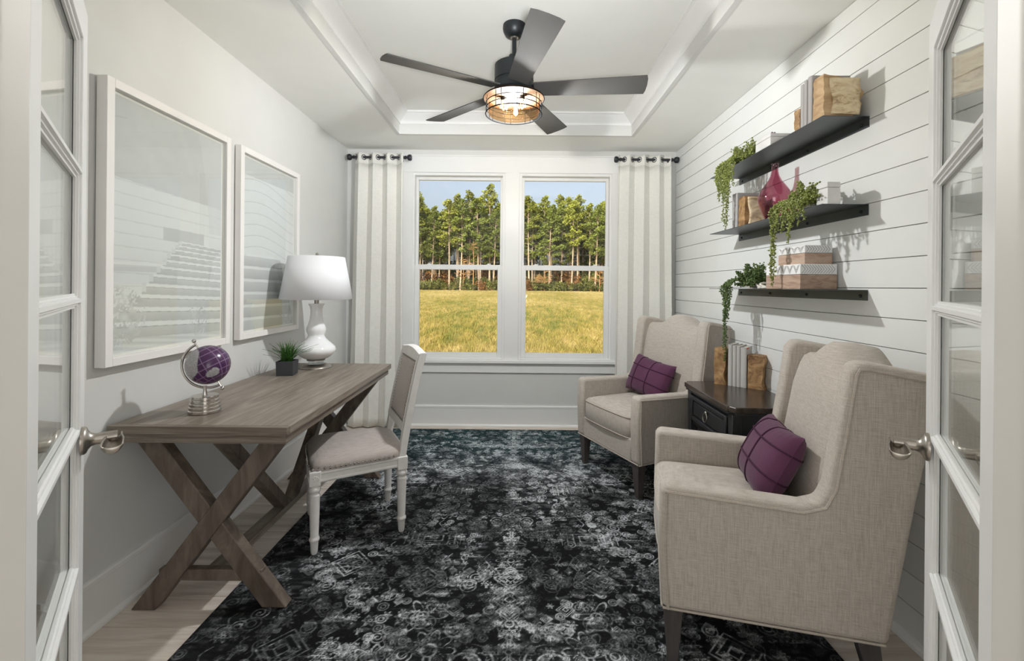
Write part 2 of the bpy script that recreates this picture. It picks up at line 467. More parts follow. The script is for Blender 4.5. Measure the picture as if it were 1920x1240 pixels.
# ceiling: low border, raised tray
TX0, TX1, TY0, TY1 = -1.06, 1.005, 1.0, 4.0
m = MB()
m.box(XL, TX0, YF, YB, ZC, ZC + 0.05).box(TX1, XR + 0.016, YF, YB, ZC, ZC + 0.05)
m.box(TX0, TX1, TY1, YB, ZC, ZC + 0.05).box(TX0, TX1, YF, TY0, ZC, ZC + 0.05)
m.box(XL - WT, XR + WT, YF - WT, YB + WT, ZT, ZT + 0.12)
struct(m.build('ceiling', ceil_paint))

def ring_profile(prof, x0, x1, y0, y1):
    """moulding run round the inside of a rectangle, profile (inset, z) mitred"""
    m = MB(); n = len(prof); v = []
    for d, zz in prof:
        v += [(x0 + d, y0 + d, zz), (x1 - d, y0 + d, zz), (x1 - d, y1 - d, zz), (x0 + d, y1 - d, zz)]
    f = []
    for j in range(n):
        j2 = (j + 1) % n
        for k in range(4):
            k2 = (k + 1) % 4
            f.append((j * 4 + k, j * 4 + k2, j2 * 4 + k2, j2 * 4 + k))
    return m.add(v, f)
struct(ring_profile([(-0.02, ZC - 0.004), (0.012, ZC - 0.004), (0.012, ZC + 0.098), (-0.02, ZC + 0.098)], TX0, TX1, TY0, TY1).build('trim_1', wall_paint, bevel=0.002))
struct(ring_profile([(0.0, ZC + 0.085), (0.020, ZC + 0.085), (0.022, ZC + 0.098), (0.030, ZC + 0.108), (0.045, ZC + 0.120), (0.066, ZC + 0.136),
                     (0.084, ZC + 0.150), (0.090, ZC + 0.158), (0.100, ZC + 0.160), (0.100, ZT), (0.0, ZT)], TX0, TX1, TY0, TY1).build('trim_2', trim_white, smooth=True, angle=40))

def base_run(name, p0, p1, inward, h=0.205):
    """baseboard with a bead on top and a shoe at the floor"""
    prof = [(0, 0), (0.030, 0), (0.030, 0.012), (0.022, 0.022), (0.016, 0.024), (0.016, h - 0.026), (0.019, h - 0.022), (0.019, h - 0.006), (0.013, h), (0, h)]
    p0 = Vector(p0); p1 = Vector(p1); inw = Vector(inward)
    m = MB(); m.prism(prof, lambda p, q, d: (p0 + (p1 - p0) * d + inw * p + Vector((0, 0, q))), 0.0, 1.0)
    return struct(m.build(name, trim_white))
base_run('baseboard_left', (XL, YF, 0.0005), (XL, YB, 0.0005), (1, 0, 0))
base_run('baseboard_back', (XL + 0.03, YB, 0.0005), (XR - 0.0005, YB, 0.0005), (0, -1, 0))
shoe = [(0, 0), (0.022, 0), (0.021, 0.012), (0.015, 0.024), (0.006, 0.030), (0, 0.031)]
struct(MB().prism(shoe, lambda p, q, d: (XR - p, d, q), YF, YB - 0.03).build('baseboard_right', trim_white))

# door jambs, header and stop
m = MB().box(JL - 0.02, JL, YF - WT - 0.01, YF + 0.002, 0, HD).box(JL, JL + 0.010, YF - WT + 0.02, YF - 0.045, 0, HD)
struct(m.build('trim_3', jamb_paint, bevel=0.002))
m = MB().box(JR, JR + 0.02, YF - WT - 0.01, YF + 0.002, 0, HD).box(JR - 0.010, JR, YF - WT + 0.02, YF - 0.045, 0, HD)
struct(m.build('trim_4', jamb_paint, bevel=0.002))
struct(MB().box(JL - 0.02, JR + 0.02, YF - WT - 0.01, YF + 0.002, HD, HD + 0.02).build('trim_5', jamb_paint, bevel=0.002))

# the hall behind the camera (closed shell)
HY = -3.65; HX = 4.3
struct(MB().box(-HX, HX, HY, YF - 0.16, -0.14, 0.0).build('floor', plank_mat))
struct(MB().box(-HX, HX, HY, YF - WT, ZC, ZC + 0.15).build('ceiling', ceil_paint))
struct(MB().box(-HX - 0.1, HX + 0.1, HY - 0.1, HY, 0, ZC + 0.1).build('wall_hall_back', wall_paint))
struct(MB().box(-HX - 0.1, -HX, HY, YF, 0, ZC + 0.1).build('wall_hall_left', wall_paint))
struct(MB().box(HX, HX + 0.1, HY, YF, 0, ZC + 0.1).build('wall_hall_right', wall_paint))
struct(MB().box(-HX, XL - WT, YF - WT, YF, 0, ZC + 0.1).box(XR + WT, HX, YF - WT, YF, 0, ZC + 0.1).build('wall_hall_front', wall_paint))

# ------------------------------------------------------------------ windows
def sash(m, x0, x1, z0, z1, y0, y1, st, top, bot):
    m.box(x0, x0 + st, y0, y1, z0, z1).box(x1 - st, x1, y0, y1, z0, z1)
    m.box(x0 + st, x1 - st, y0, y1, z1 - top, z1).box(x0 + st, x1 - st, y0, y1, z0, z0 + bot)
def window(name, x0, x1):
    fr = MB()
    fr.box(x0, x0 + 0.028, YB, YB + WT, WZ0, WZ1).box(x1 - 0.028, x1, YB, YB + WT, WZ0, WZ1)
    fr.box(x0 + 0.028, x1 - 0.028, YB, YB + WT, WZ1 - 0.03, WZ1).box(x0 + 0.028, x1 - 0.028, YB, YB + WT, WZ0, WZ0 + 0.022)
    w = struct(fr.build(name, trim_white, bevel=0.002))
    a, b = x0 + 0.028, x1 - 0.028
    u = MB(); sash(u, a, b, 1.555, WZ1 - 0.03, YB + 0.072, YB + 0.105, 0.024, 0.030, 0.036)
    us = u.build('upper_sash', trim_white, w, bevel=0.003)
    MB().box(a + 0.02, b - 0.02, YB + 0.086, YB + 0.090, 1.58, WZ1 - 0.05).build('pane', clear_pane, us)
    l = MB(); sash(l, a, b, WZ0 + 0.022, 1.585, YB + 0.030, YB + 0.066, 0.044, 0.046, 0.042)
    ls = l.build('lower_sash', trim_white, w, bevel=0.003)
    MB().box(a + 0.04, b - 0.04, YB + 0.046, YB + 0.050, WZ0 + 0.06, 1.545).build('pane', clear_pane, ls)
    for q in (0.16, 0.84):
        xx = a + (b - a) * q
        k = MB().box(xx - 0.022, xx + 0.022, YB + 0.034, YB + 0.060, 1.585, 1.592)
        k.lathe([(0.010, 0), (0.010, 0.008), (0.006, 0.011)], 10, (xx, YB + 0.047, 1.592))
        k.box(xx, xx + 0.030, YB + 0.042, YB + 0.052, 1.594, 1.600)
        k.build('sash_lock', trim_white, ls)
    return w
window('window_1', WX0, -0.125)
window('window_2', 0.012, WX1)
# casing: centre mullion, sides, header, stool and apron
struct(MB().box(-0.125, 0.012, YB - 0.018, YB + WT, WZ0, WZ1).build('trim_6', trim_white, bevel=0.002))
struct(MB().box(WX0 - 0.085, WX0 + 0.012, YB - 0.018, YB, WZ0, WZ1).build('trim_7', trim_white, bevel=0.002))
struct(MB().box(WX1 - 0.012, WX1 + 0.085, YB - 0.018, YB, WZ0, WZ1).build('trim_8', trim_white, bevel=0.002))
struct(MB().box(WX0 - 0.10, WX1 + 0.10, YB - 0.020, YB, WZ1 - 0.004, 2.648).box(WX0 - 0.105, WX1 + 0.105, YB - 0.026, YB, 2.648, 2.660).build('trim_9', trim_white, bevel=0.002))
struct(MB().box(WX0 - 0.10, WX1 + 0.10, YB - 0.050, YB + 0.03, WZ0 - 0.030, WZ0).build('trim_10', trim_white, bevel=0.004))
struct(MB().box(WX0 - 0.085, WX1 + 0.085, YB - 0.018, YB, WZ0 - 0.125, WZ0 - 0.030).build('trim_11', trim_white, bevel=0.002))

# ------------------------------------------------------------------ french doors, swung into the room
def french_door(name, hinge, d, side):
    """local +x from hinge to free edge along d; local y = visible face towards the room"""
    W, T = 0.66, 0.036
    ang = math.atan2(d[1], d[0])
    lines = [1.958, 1.641, 1.337, 1.026, 0.700, 0.370]
    top, bot = 2.045, 0.012
    st = 0.078
    m = MB()
    m.box(0, st, -T / 2, T / 2, bot, top).box(W - st, W, -T / 2, T / 2, bot, top)
    m.box(st, W - st, -T / 2, T / 2, lines[0], top).box(st, W - st, -T / 2, T / 2, bot, lines[-1])
    off = T / 2 if side > 0 else -T / 2
    root = struct(m.build(name, trim_white, bevel=0.0015, loc=(hinge[0], hinge[1], 0), rot=(0, 0, ang)))
    # muntins, each a bar with stepped sticking on both faces
    for zz in lines[1:-1]:
        b = MB()
        prof = [(-0.014, 0.004), (-0.011, 0.010), (-0.006, 0.0125), (-0.004, T / 2), (0.004, T / 2), (0.006, 0.0125), (0.011, 0.010), (0.014, 0.004)]
        prof = prof + [(-a, -q) for a, q in prof]
        b.prism(prof, lambda p, q, dd: (dd, q, zz + p), st, W - st)
        b.build('muntin', trim_white, root)
    # sticking round every light, then the panes
    for k in range(5):
        z1, z0 = lines[k], lines[k + 1]
        for sg in (-1, 1):
            s = MB()
            for p, q in ((0.010, 0.0125), (0.017, 0.008)):
                a, b2 = sorted((sg * 0.003, sg * q))
                s.box(st, st + p, a, b2, z0, z1).box(W - st - p, W - st, a, b2, z0, z1)
                s.box(st, W - st, a, b2, z1 - p, z1).box(st, W - st, a, b2, z0, z0 + p)
            s.build('glazing_bead', trim_white, root)
        MB().box(st, W - st, -0.002, 0.002, z0, z1).build('pane', clear_pane, root)
    # lever handles, one each face
    kx, kz = W - 0.062, 1.00
    for sg in (-1, 1):
        h = MB()
        f = lambda p: (kx + p[0], sg * (T / 2 + p[2]), kz + p[1])
        h.lathe([(0.033, 0.0), (0.033, 0.006), (0.030, 0.010), (0.022, 0.013), (0.016, 0.018), (0.0135, 0.026), (0.0135, 0.050)], 24, fn=f)
        ho = h.build('handle_rose', nickel, root, smooth=True, angle=50)
        lv = MB()
        # scooped lever: a round bar that opens into a shallow spoon, running back towards the hinge
        def scoop(u, v):
            a = math.pi * (1.0 + u)
            g = min(1.0, max(0.0, (v - 0.10) / 0.5)); g = g * g * (3 - 2 * g)
            ry = 0.0135 + 0.0055 * g; rz_ = 0.0135 + 0.0085 * g
            if v > 0.8: k = math.sqrt(max(0.0, 1 - ((v - 0.8) / 0.2) ** 2)); rz_ *= 0.25 + 0.75 * k
            return (kx + 0.014 - 0.115 * v, sg * (T / 2 + 0.060 + ry * math.cos(a)), kz + 0.006 + rz_ * math.sin(a) * 1.15)
        lv.grid(scoop, 14, 14)
        lo = lv.build('lever', nickel, ho, smooth=True, solid=0.003)
        MB().tube([(kx, sg * (T / 2 + 0.048), kz), (kx, sg * (T / 2 + 0.066), kz)], 0.0135, 14).build('lever_neck', nickel, ho, smooth=True, angle=50)
    # hinges
    for zz in (0.25, 1.03, 1.82):
        MB().tube([(-0.002, off, zz - 0.045), (-0.002, off, zz + 0.045)], 0.006, 10).build('hinge', nickel, root, smooth=True)
    return root
dl = Vector((-0.625, 0.78)).normalized(); dr = Vector((0.59, 0.807)).normalized()
french_door('door_1', (-0.681, 0.607), dl, 1)
french_door('door_2', (0.660, 0.602), dr, -1)

# ================================================================== rug
def build_rug():
    X0, X1, Y0, Y1 = -1.262, 1.222, 1.08, 4.335
    st = 0.004
    nx = int((X1 - X0) / st) // 2 * 2 + 1; ny = int((Y1 - Y0) / st) + 1
    hw = nx // 2 + 1                               # half width, pattern mirrored about the centre line
    rng = np.random.default_rng(5)
    lines = np.zeros((ny, hw)); fill = np.zeros((ny, hw))
    R = random.Random(21)
    def stamp(cx, cy, size, kind, w, val):
        k = int(size * 1.25 / st) + 2
        i0, j0 = int(cx / st), int(cy / st)
        a0, a1 = max(0, i0 - k), min(hw, i0 + k + 1); b0, b1 = max(0, j0 - k), min(ny, j0 + k + 1)
        if a0 >= a1 or b0 >= b1: return
        xx = (np.arange(a0, a1) * st - cx)[None, :] / size; yy = (np.arange(b0, b1) * st - cy)[:, None] / size
        r = np.sqrt(xx * xx + yy * yy); an = np.arctan2(yy, xx)
        lw = w / size
        if kind == 'ring':
            d = np.minimum(np.abs(r - 0.85), np.abs(r - 0.42))
        elif kind == 'diamond':
            q = np.abs(xx) + np.abs(yy); d = np.minimum(np.minimum(np.abs(q - 0.95), np.abs(q - 0.68)), np.abs(q - 0.30))
        elif kind == 'flower':
            q = r / (0.62 + 0.30 * np.cos(an * 6)); d = np.minimum(np.abs(q - 1.0) * 0.6, np.abs(r - 0.22))
        elif kind == 'rosette':
            q = r / (0.75 + 0.18 * np.cos(an * 8)); d = np.minimum(np.minimum(np.abs(q - 1.0), np.abs(q - 0.62)), np.abs(r - 0.2))
        elif kind == 'scroll':
            q = (an / (2 * math.pi) + r * 2.2) % 1.0; d = np.where(r < 1.0, np.abs(q - 0.5) * 0.45, 9)
        elif kind == 'palmette':
            q = np.abs(np.sin(an * 4.5)) * 0.5 + 0.45; d = np.where((yy > -0.3), np.minimum(np.abs(r - q), np.abs(r - 0.28)), np.abs(np.abs(xx) - 0.12) + np.where(yy < -1.0, 9, 0))
        elif kind == 'key':
            qx = np.abs(xx); qy = np.abs(yy); d = np.where((qx < 1) & (qy < 0.42), np.abs(((np.maximum(qx, qy * 1.8) * 4.5) % 1.0) - 0.5) * 0.28, 9)
        elif kind == 'bar':
            d = np.where(np.abs(xx) < 1, np.abs(yy + 0.05 * np.sin(xx * 22)), 9)
        elif kind == 'stem':
            d = np.where(np.abs(yy) < 1, np.abs(xx - 0.18 * np.sin(yy * 4)), 9)
        else:
            d = np.where(r < 0.5, 0, 9)
        hit = np.clip(1.35 - d / lw, 0, 1) * val
        sub = lines[b0:b1, a0:a1]; np.maximum(sub, hit, out=sub)
        if kind in ('flower', 'rosette', 'palmette'):
            sf = fill[b0:b1, a0:a1]; np.maximum(sf, np.where(r < 0.8, 0.09 * val, 0), out=sf)
    W = hw * st; Hh = ny * st
    # index 0 of the half pattern is the centre line
    for i in range(46):
        cy = 0.05 + Hh * i / 46
        stamp(0, cy, R.choice([0.045, 0.06, 0.08]), R.choice(['flower', 'palmette', 'rosette', 'diamond']), 0.0042, 0.95)
    big = [(0.40, 0.33, 'key'), (0.40, 1.02, 'diamond'), (0.42, 1.38, 'key'), (0.42, 1.95, 'key'), (0.40, 1.68, 'rosette'), (0.78, 1.15, 'diamond'), (0.40, 2.28, 'diamond'),
           (0.85, 0.62, 'diamond'), (0.30, 0.62, 'palmette'), (0.36, 0.80, 'flower'), (0.86, 1.75, 'rosette'), (0.80, 2.2, 'flower'), (0.15, 0.55, 'scroll'), (0.5, 0.55, 'rosette'), (0.62, 0.45, 'palmette')]
    for cx, cy, k in big:
        stamp(cx, cy, 0.105 if k != 'key' else 0.15, k, 0.0048, 1.0)
        for q in range(10):
            an = q * math.pi / 5
            stamp(cx + 0.15 * math.cos(an), cy + 0.14 * math.sin(an), 0.022, R.choice(['ring', 'diamond', 'flower']), 0.0035, 0.7)
    for i in range(1900):
        cx = R.random() * W; cy = R.random() * Hh
        k = R.choices(['ring', 'diamond', 'flower', 'rosette', 'scroll', 'palmette', 'bar', 'stem'], [5, 3, 6, 3, 3, 3, 1, 3])[0]
        s = R.choice([0.016, 0.020, 0.026, 0.034, 0.042]) if k not in ('bar', 'stem') else R.uniform(0.03, 0.08)
        stamp(cx, cy, s, k, 0.0031, R.uniform(0.45, 1.0))
    half = np.maximum(lines, fill)
    full = np.concatenate([half[:, ::-1], half[:, 1:]], 1)[:, :nx]
    n1 = value_noise(ny, nx, 9, 7, rng); n2 = value_noise(ny, nx, 40, 22, rng); n3 = value_noise(ny, nx, 260, 60, rng); n4 = value_noise(ny, nx, 320, 240, rng)
    n5 = value_noise(ny, nx, 110, 90, rng)
    yy = np.linspace(0, 1, ny)[:, None]; xx = np.abs(np.linspace(-1, 1, nx))[None, :]
    wear = np.clip((0.36 * n1 + 0.40 * n2 + 0.24 * n3 - 0.40) * 4.5, 0, 1)          # where the pattern survives
    band = np.exp(-((yy - 0.72) / 0.09) ** 2) * np.clip(1.15 - xx, 0, 1)               # paler band across the far part
    edge = np.clip((1.0 - xx) / 0.30, 0, 1)                                         # pattern fades at the borders
    pat = full * (0.34 + 0.66 * wear) * (0.35 + 0.65 * edge) * (0.55 + 0.9 * n4)
    speck = np.clip((n5 * 0.55 + n3 * 0.45 + 0.25 * (n1 - 0.5) - 0.60) * 6, 0, 1) * 0.20 + np.clip((n4 - 0.78) * 5, 0, 1) * 0.14
    pat = np.clip(pat * 0.95 + speck * (0.5 + 0.5 * edge) + band * (0.25 + 0.5 * n4) * n2 * 0.75, 0, 1)
    teal = np.clip((yy - 0.62) / 0.30, 0, 1) * (0.55 + 0.6 * n2)
    base = np.array([0.0075, 0.0075, 0.0080]); grey = np.array([0.50, 0.52, 0.53])
    haze = np.clip((n1 * 0.6 + n3 * 0.4 - 0.45) * 2.2, 0, 1)
    rgb = base + haze[..., None] * np.array([0.014, 0.015, 0.016]) + (pat ** 1.55)[..., None] * grey * 1.1
    rgb = rgb + teal[..., None] * np.array([0.012, 0.042, 0.048]) * (0.35 + n4[..., None])
    xs = np.linspace(X0, X1, nx); ys = np.linspace(Y0, Y1, ny)
    pos = np.zeros((ny, nx, 3)); pos[..., 0] = xs[None, :]; pos[..., 1] = ys[:, None]
    pos[..., 2] = 0.0090 + 0.0012 * n4 + 0.0007 * pat
    rim = np.minimum(np.minimum(np.arange(nx)[None, :], np.arange(nx)[::-1][None, :]), np.minimum(np.arange(ny)[:, None], np.arange(ny)[::-1][:, None]))
    pos[..., 2] = np.where(rim == 0, 0.001, pos[..., 2])
    me = colour_grid('rug', rug_mat, nx, ny, pos, rgb)
    root = place(me, 'area_rug')
    tag(root, 'black and charcoal area rug with a worn pale oriental pattern', 'rug')
    fr = MB()
    for i in range(560):
        x = X0 + (X1 - X0) * (i + 0.5) / 560 + random.uniform(-0.001, 0.001)
        a = random.uniform(-0.004, 0.004); L = random.uniform(0.012, 0.022)
        fr.add([(x - 0.0016, Y1 - 0.004, 0.009), (x + 0.0016, Y1 - 0.004, 0.009), (x + 0.0012 + a, Y1 + L, 0.0015), (x - 0.0012 + a, Y1 + L, 0.0015)], [(0, 1, 2, 3)])
    f = fr.build('fringe', plain('rug_fringe', '#1c1e1f', 0.95), root); f['kind'] = 'stuff'
build_rug()

# ================================================================== desk
def build_desk():
    DX0, DX1, DY0, DY1, DZ = -1.655, -0.925, 1.832, 3.345, 0.800
    cx, cy = (DX0 + DX1) / 2, (DY0 + DY1) / 2
    root = thing('writing_desk', 'grey-brown wooden writing desk on crossed trestle legs along the plain wall', 'desk', (cx, cy, 0))
    hw, hl = (DX1 - DX0) / 2, (DY1 - DY0) / 2
    MB().box(-hw, hw, -hl + 0.0245, hl, DZ - 0.034, DZ).build('desktop', desk_wood, root, bevel=0.002)
    MB().box(-hw, hw, -hl, -hl + 0.024, DZ - 0.034, DZ).build('end_board', cross_wood, root, bevel=0.002)
    MB().box(-hw + 0.045, hw - 0.012, -hl + 0.012, hl - 0.03, DZ - 0.072, DZ - 0.034).build('apron', cross_wood, root, bevel=0.003)
    zt = DZ - 0.072; t = 0.055; zb = 0.001
    for yo, nm in ((-hl + 0.075, 0), (hl - 0.145, 1)):
        # two crossing bars; each notched plane sits side by side
        for sgn in (1, -1):
            xa, xb = (-0.275 * sgn, 0.275 * sgn)        # foot to top
            wd = 0.040
            y0 = yo + (0 if sgn > 0 else 0.006); y1 = y0 + t; zb = 0.001 if xa < 0 else 0.0125
            hx = 0.051
            m = MB().hexa([(xa - hx, y0, zb), (xa + hx, y0, zb), (xa + hx, y1, zb), (xa - hx, y1, zb),
                           (xb - hx, y0, zt), (xb + hx, y0, zt), (xb + hx, y1, zt), (xb - hx, y1, zt)])
            m.build('leg', leg_wood, root, bevel=0.004)
        MB().box(-0.218, 0.218, yo + 0.012, yo + t - 0.010, 0.120, 0.168).build('rung', leg_wood, root, bevel=0.003)
    MB().box(-0.035, 0.035, -hl + 0.075 + t - 0.010, hl - 0.145 + 0.012, 0.128, 0.160).build('stretcher', desk_wood, root, bevel=0.003)
    # centre trestle braces up to the top, seen under the desk
    for s, y0, y1 in ((1, -0.625, -0.075), (-1, 0.565, 0.025)):
        a, b = (y0, y1)
        m = MB().hexa([(-0.03, a - 0.036, zt), (0.03, a - 0.036, zt), (0.03, a + 0.036, zt), (-0.03, a + 0.036, zt),
                       (-0.03, b - 0.036, 0.160), (0.03, b - 0.036, 0.160), (0.03, b + 0.036, 0.160), (-0.03, b + 0.036, 0.160)])
        m.build('brace', leg_wood, root, bevel=0.003)
    return DZ
DZ = build_desk()

# ------------------------------------------------------------------ desk globe
def build_globe():
    root = thing('desk_globe', 'purple and silver world globe in a nickel arc on a stepped round foot', 'globe', (-1.405, 2.045, DZ), rad(14))
    b = MB()
    z = 0.0
    prof = []
    for k in range(5):
        r = 0.063 - k * 0.0022
        prof += [(r - 0.002, z + 0.0005), (r, z + 0.003), (r, z + 0.0125), (r - 0.002, z + 0.0145)]
        z += 0.0155
    b.lathe(prof, 40)
    b.build('stepped_foot', chrome, root, smooth=True, angle=30)
    MB().tube([(0, 0, 0.07), (0, 0, 0.10), (0, 0, 0.118)], [0.012, 0.007, 0.009], 14).build('stem', chrome, root, smooth=True)
    C = Vector((0.012, 0, 0.213)); R0 = 0.087; RA = 0.104
    tilt = rad(28)
    ax = Vector((-math.sin(tilt), 0, math.cos(tilt)))
    pts = []
    for k in range(25):
        a = rad(90) + tilt + math.pi * k / 24
        pts.append((C.x + RA * math.cos(a), 0, C.z + RA * math.sin(a)))
    MB().tube(pts, 0.0055, 10).build('arc', chrome, root, smooth=True)
    for s in (1, -1):
        q = C + ax * s * RA
        k = MB().tube([C + ax * s * (R0 - 0.004), q, q + ax * s * 0.012], 0.004, 10); k.ball(q + ax * s * 0.018, 0.009, 14, 8)
        k.build('pivot_knob', chrome, root, smooth=True)
    # sphere with land masses and graticule as a print
    nu, nv = 160, 90
    rng = np.random.default_rng(3)
    u = np.linspace(0, 2 * math.pi, nu); v = np.linspace(0.0, math.pi, nv)
    U, V = np.meshgrid(u, v)
    px = np.stack([np.sin(V) * np.cos(U), np.sin(V) * np.sin(U), np.cos(V)], -1)
    f = np.zeros_like(U)
    for k in range(26):
        d = rng.normal(size=3); d *= rng.uniform(1.2, 8.0) / np.linalg.norm(d)
        f += np.sin(px @ d * 2.0 + rng.uniform(0, 6.3)) / (np.linalg.norm(d) ** 0.8)
    lon = (U - rad(262) + math.pi) % (2 * math.pi) - math.pi
    lat = math.pi / 2 - V
    asia = np.exp(-((lon + 0.35) / 0.75) ** 2 - ((lat - 0.45) / 0.60) ** 2) * 2.0
    aus = np.exp(-((lon - 0.62) / 0.30) ** 2 - ((lat + 0.52) / 0.20) ** 2) * 2.0
    ocean = np.exp(-((lon - 1.25) / 0.75) ** 2 - ((lat - 0.2) / 0.75) ** 2) * 2.2
    g = f * 0.36 + asia + aus - ocean - 0.55
    rgb = np.where(g[..., None] > 0, np.array([0.36, 0.35, 0.36]) * (0.75 + 0.5 * rng.random(U.shape))[..., None], np.array([0.058, 0.016, 0.072]))
    rgb = np.where((np.abs(g) < 0.05)[..., None], np.array([0.10, 0.08, 0.11]), rgb)
    gl = (np.abs((U / rad(20)) % 1.0 - 0.5) > 0.455) | (np.abs((V / rad(20)) % 1.0 - 0.5) > 0.455)
    rgb = np.where((gl & (g <= 0))[..., None], np.array([0.24, 0.15, 0.26]), rgb)
    me = colour_grid('globe_ball', globe_mat, nu, nv, px * R0, rgb)
    o = place(me, 'globe_ball', root, loc=C); o.rotation_euler = (0, -tilt, 0)
build_globe()

# ------------------------------------------------------------------ grass plant in a square pot
def build_desk_plant():
    root = thing('potted_grass', 'spiky green grass plant in a small charcoal cube pot on the desk', 'plant', (-1.470, 2.905, DZ), rad(8))
    h, w = 0.092, 0.052
    m = MB()
    m.add([(-w * .94, -w * .94, 0), (w * .94, -w * .94, 0), (w * .94, w * .94, 0), (-w * .94, w * .94, 0), (-w, -w, h), (w, -w, h), (w, w, h), (-w, w, h),
           (-w + .005, -w + .005, h), (w - .005, -w + .005, h), (w - .005, w - .005, h), (-w + .005, w - .005, h),
           (-w + .005, -w + .005, h - .012), (w - .005, -w + .005, h - .012), (w - .005, w - .005, h - .012), (-w + .005, w - .005, h - .012)],
          [(0, 3, 2, 1), (0, 1, 5, 4), (1, 2, 6, 5), (2, 3, 7, 6), (3, 0, 4, 7), (4, 5, 9, 8), (5, 6, 10, 9), (6, 7, 11, 10), (7, 4, 8, 11),
           (8, 9, 13, 12), (9, 10, 14, 13), (10, 11, 15, 14), (11, 8, 12, 15), (12, 13, 14, 15)])
    m.build('pot', pot_dark, root, bevel=0.0015)
    R = random.Random(4)
    for k in range(92):
        a = R.uniform(0, 2 * math.pi); lean = R.uniform(0.04, 0.165) if k > 22 else R.uniform(0.0, 0.05)
        Lh = R.uniform(0.10, 0.165) * (1.0 - 0.5 * lean)
        bx, by = R.uniform(-.028, .028), R.uniform(-.028, .028)
        wd = R.uniform(0.0032, 0.0055)
        d = Vector((math.cos(a), math.sin(a), 0)); sd = Vector((-d.y, d.x, 0))
        bl = MB(); v = []
        for j in range(5):
            t = j / 4
            p = Vector((bx, by, h - 0.014)) + d * (lean * t ** 1.7) + Vector((0, 0, Lh * (t - 0.28 * t * t * (lean / 0.16))))
            ww = wd * (1 - t ** 2) + 0.0003
            v += [p - sd * ww, p + Vector((0, 0, -0.0012)) + d * 0.0006, p + sd * ww]
        f = []
        for j in range(4):
            f += [(j * 3, j * 3 + 1, j * 3 + 4, j * 3 + 3), (j * 3 + 1, j * 3 + 2, j * 3 + 5, j * 3 + 4)]
        bl.add(v, f).build('leaf', grass_green, root, smooth=True)
build_desk_plant()

# ------------------------------------------------------------------ table lamp
def build_lamp():
    root = thing('table_lamp', 'white gourd-shaped glass table lamp with a tapered white drum shade', 'lamp', (-1.398, 3.16, DZ))
    MB().lathe([(0.100, 0.0), (0.101, 0.006), (0.096, 0.012), (0.080, 0.022), (0.070, 0.027), (0.0, 0.027)], 40).build('base', nickel, root, smooth=True, angle=50)
    MB().lathe([(0.050, 0.0275), (0.050, 0.052)], 32).build('clear_block', acrylic, root, smooth=True, angle=50)
    MB().lathe([(0.060, 0.0525), (0.060, 0.058), (0.056, 0.060)], 32).build('collar', nickel, root, smooth=True, angle=50)
    prof = [(0.058, 0.060), (0.080, 0.070), (0.108, 0.090), (0.126, 0.112), (0.130, 0.130), (0.122, 0.148), (0.104, 0.166), (0.080, 0.186), (0.062, 0.206),
            (0.053, 0.224), (0.054, 0.236), (0.061, 0.250), (0.064, 0.266), (0.061, 0.284), (0.052, 0.306), (0.044, 0.334), (0.039, 0.370), (0.038, 0.400), (0.042, 0.424), (0.052, 0.442), (0.053, 0.447), (0.0, 0.447)]
    MB().lathe(prof, 48).build('body', lamp_ceramic, root, smooth=True, angle=60)
    MB().tube([(0, 0, 0.447), (0, 0, 0.80)], 0.006, 10).build('rod', nickel, root)
    MB().tube([(0, 0, 0.447), (0, 0, 0.495)], 0.015, 16).build('socket', nickel, root, smooth=True, angle=50)
    z0, z1, r0, r1 = 0.478, 0.772, 0.236, 0.182
    sh = MB().lathe([(r0, z0), (r1, z1)], 64); sh.f = [q for q in sh.f if len(q) == 4]
    so = sh.build('shade', shade_cloth, root, smooth=True, solid=0.003)
    sp = MB()
    for k in range(3):
        a = k * 2 * math.pi / 3 + 0.4
        sp.tube([(0, 0, z1 - 0.012), (r1 * 0.985 * math.cos(a), r1 * 0.985 * math.sin(a), z1 - 0.004)], 0.002, 6)
    sp.build('spider', nickel, so)
    fi = MB().lathe([(0.004, 0.772), (0.007, 0.776), (0.004, 0.780)], 14); fi.ball((0, 0, 0.790), 0.011, 14, 8)
    fi.build('finial', nickel, root, smooth=True)
build_lamp()

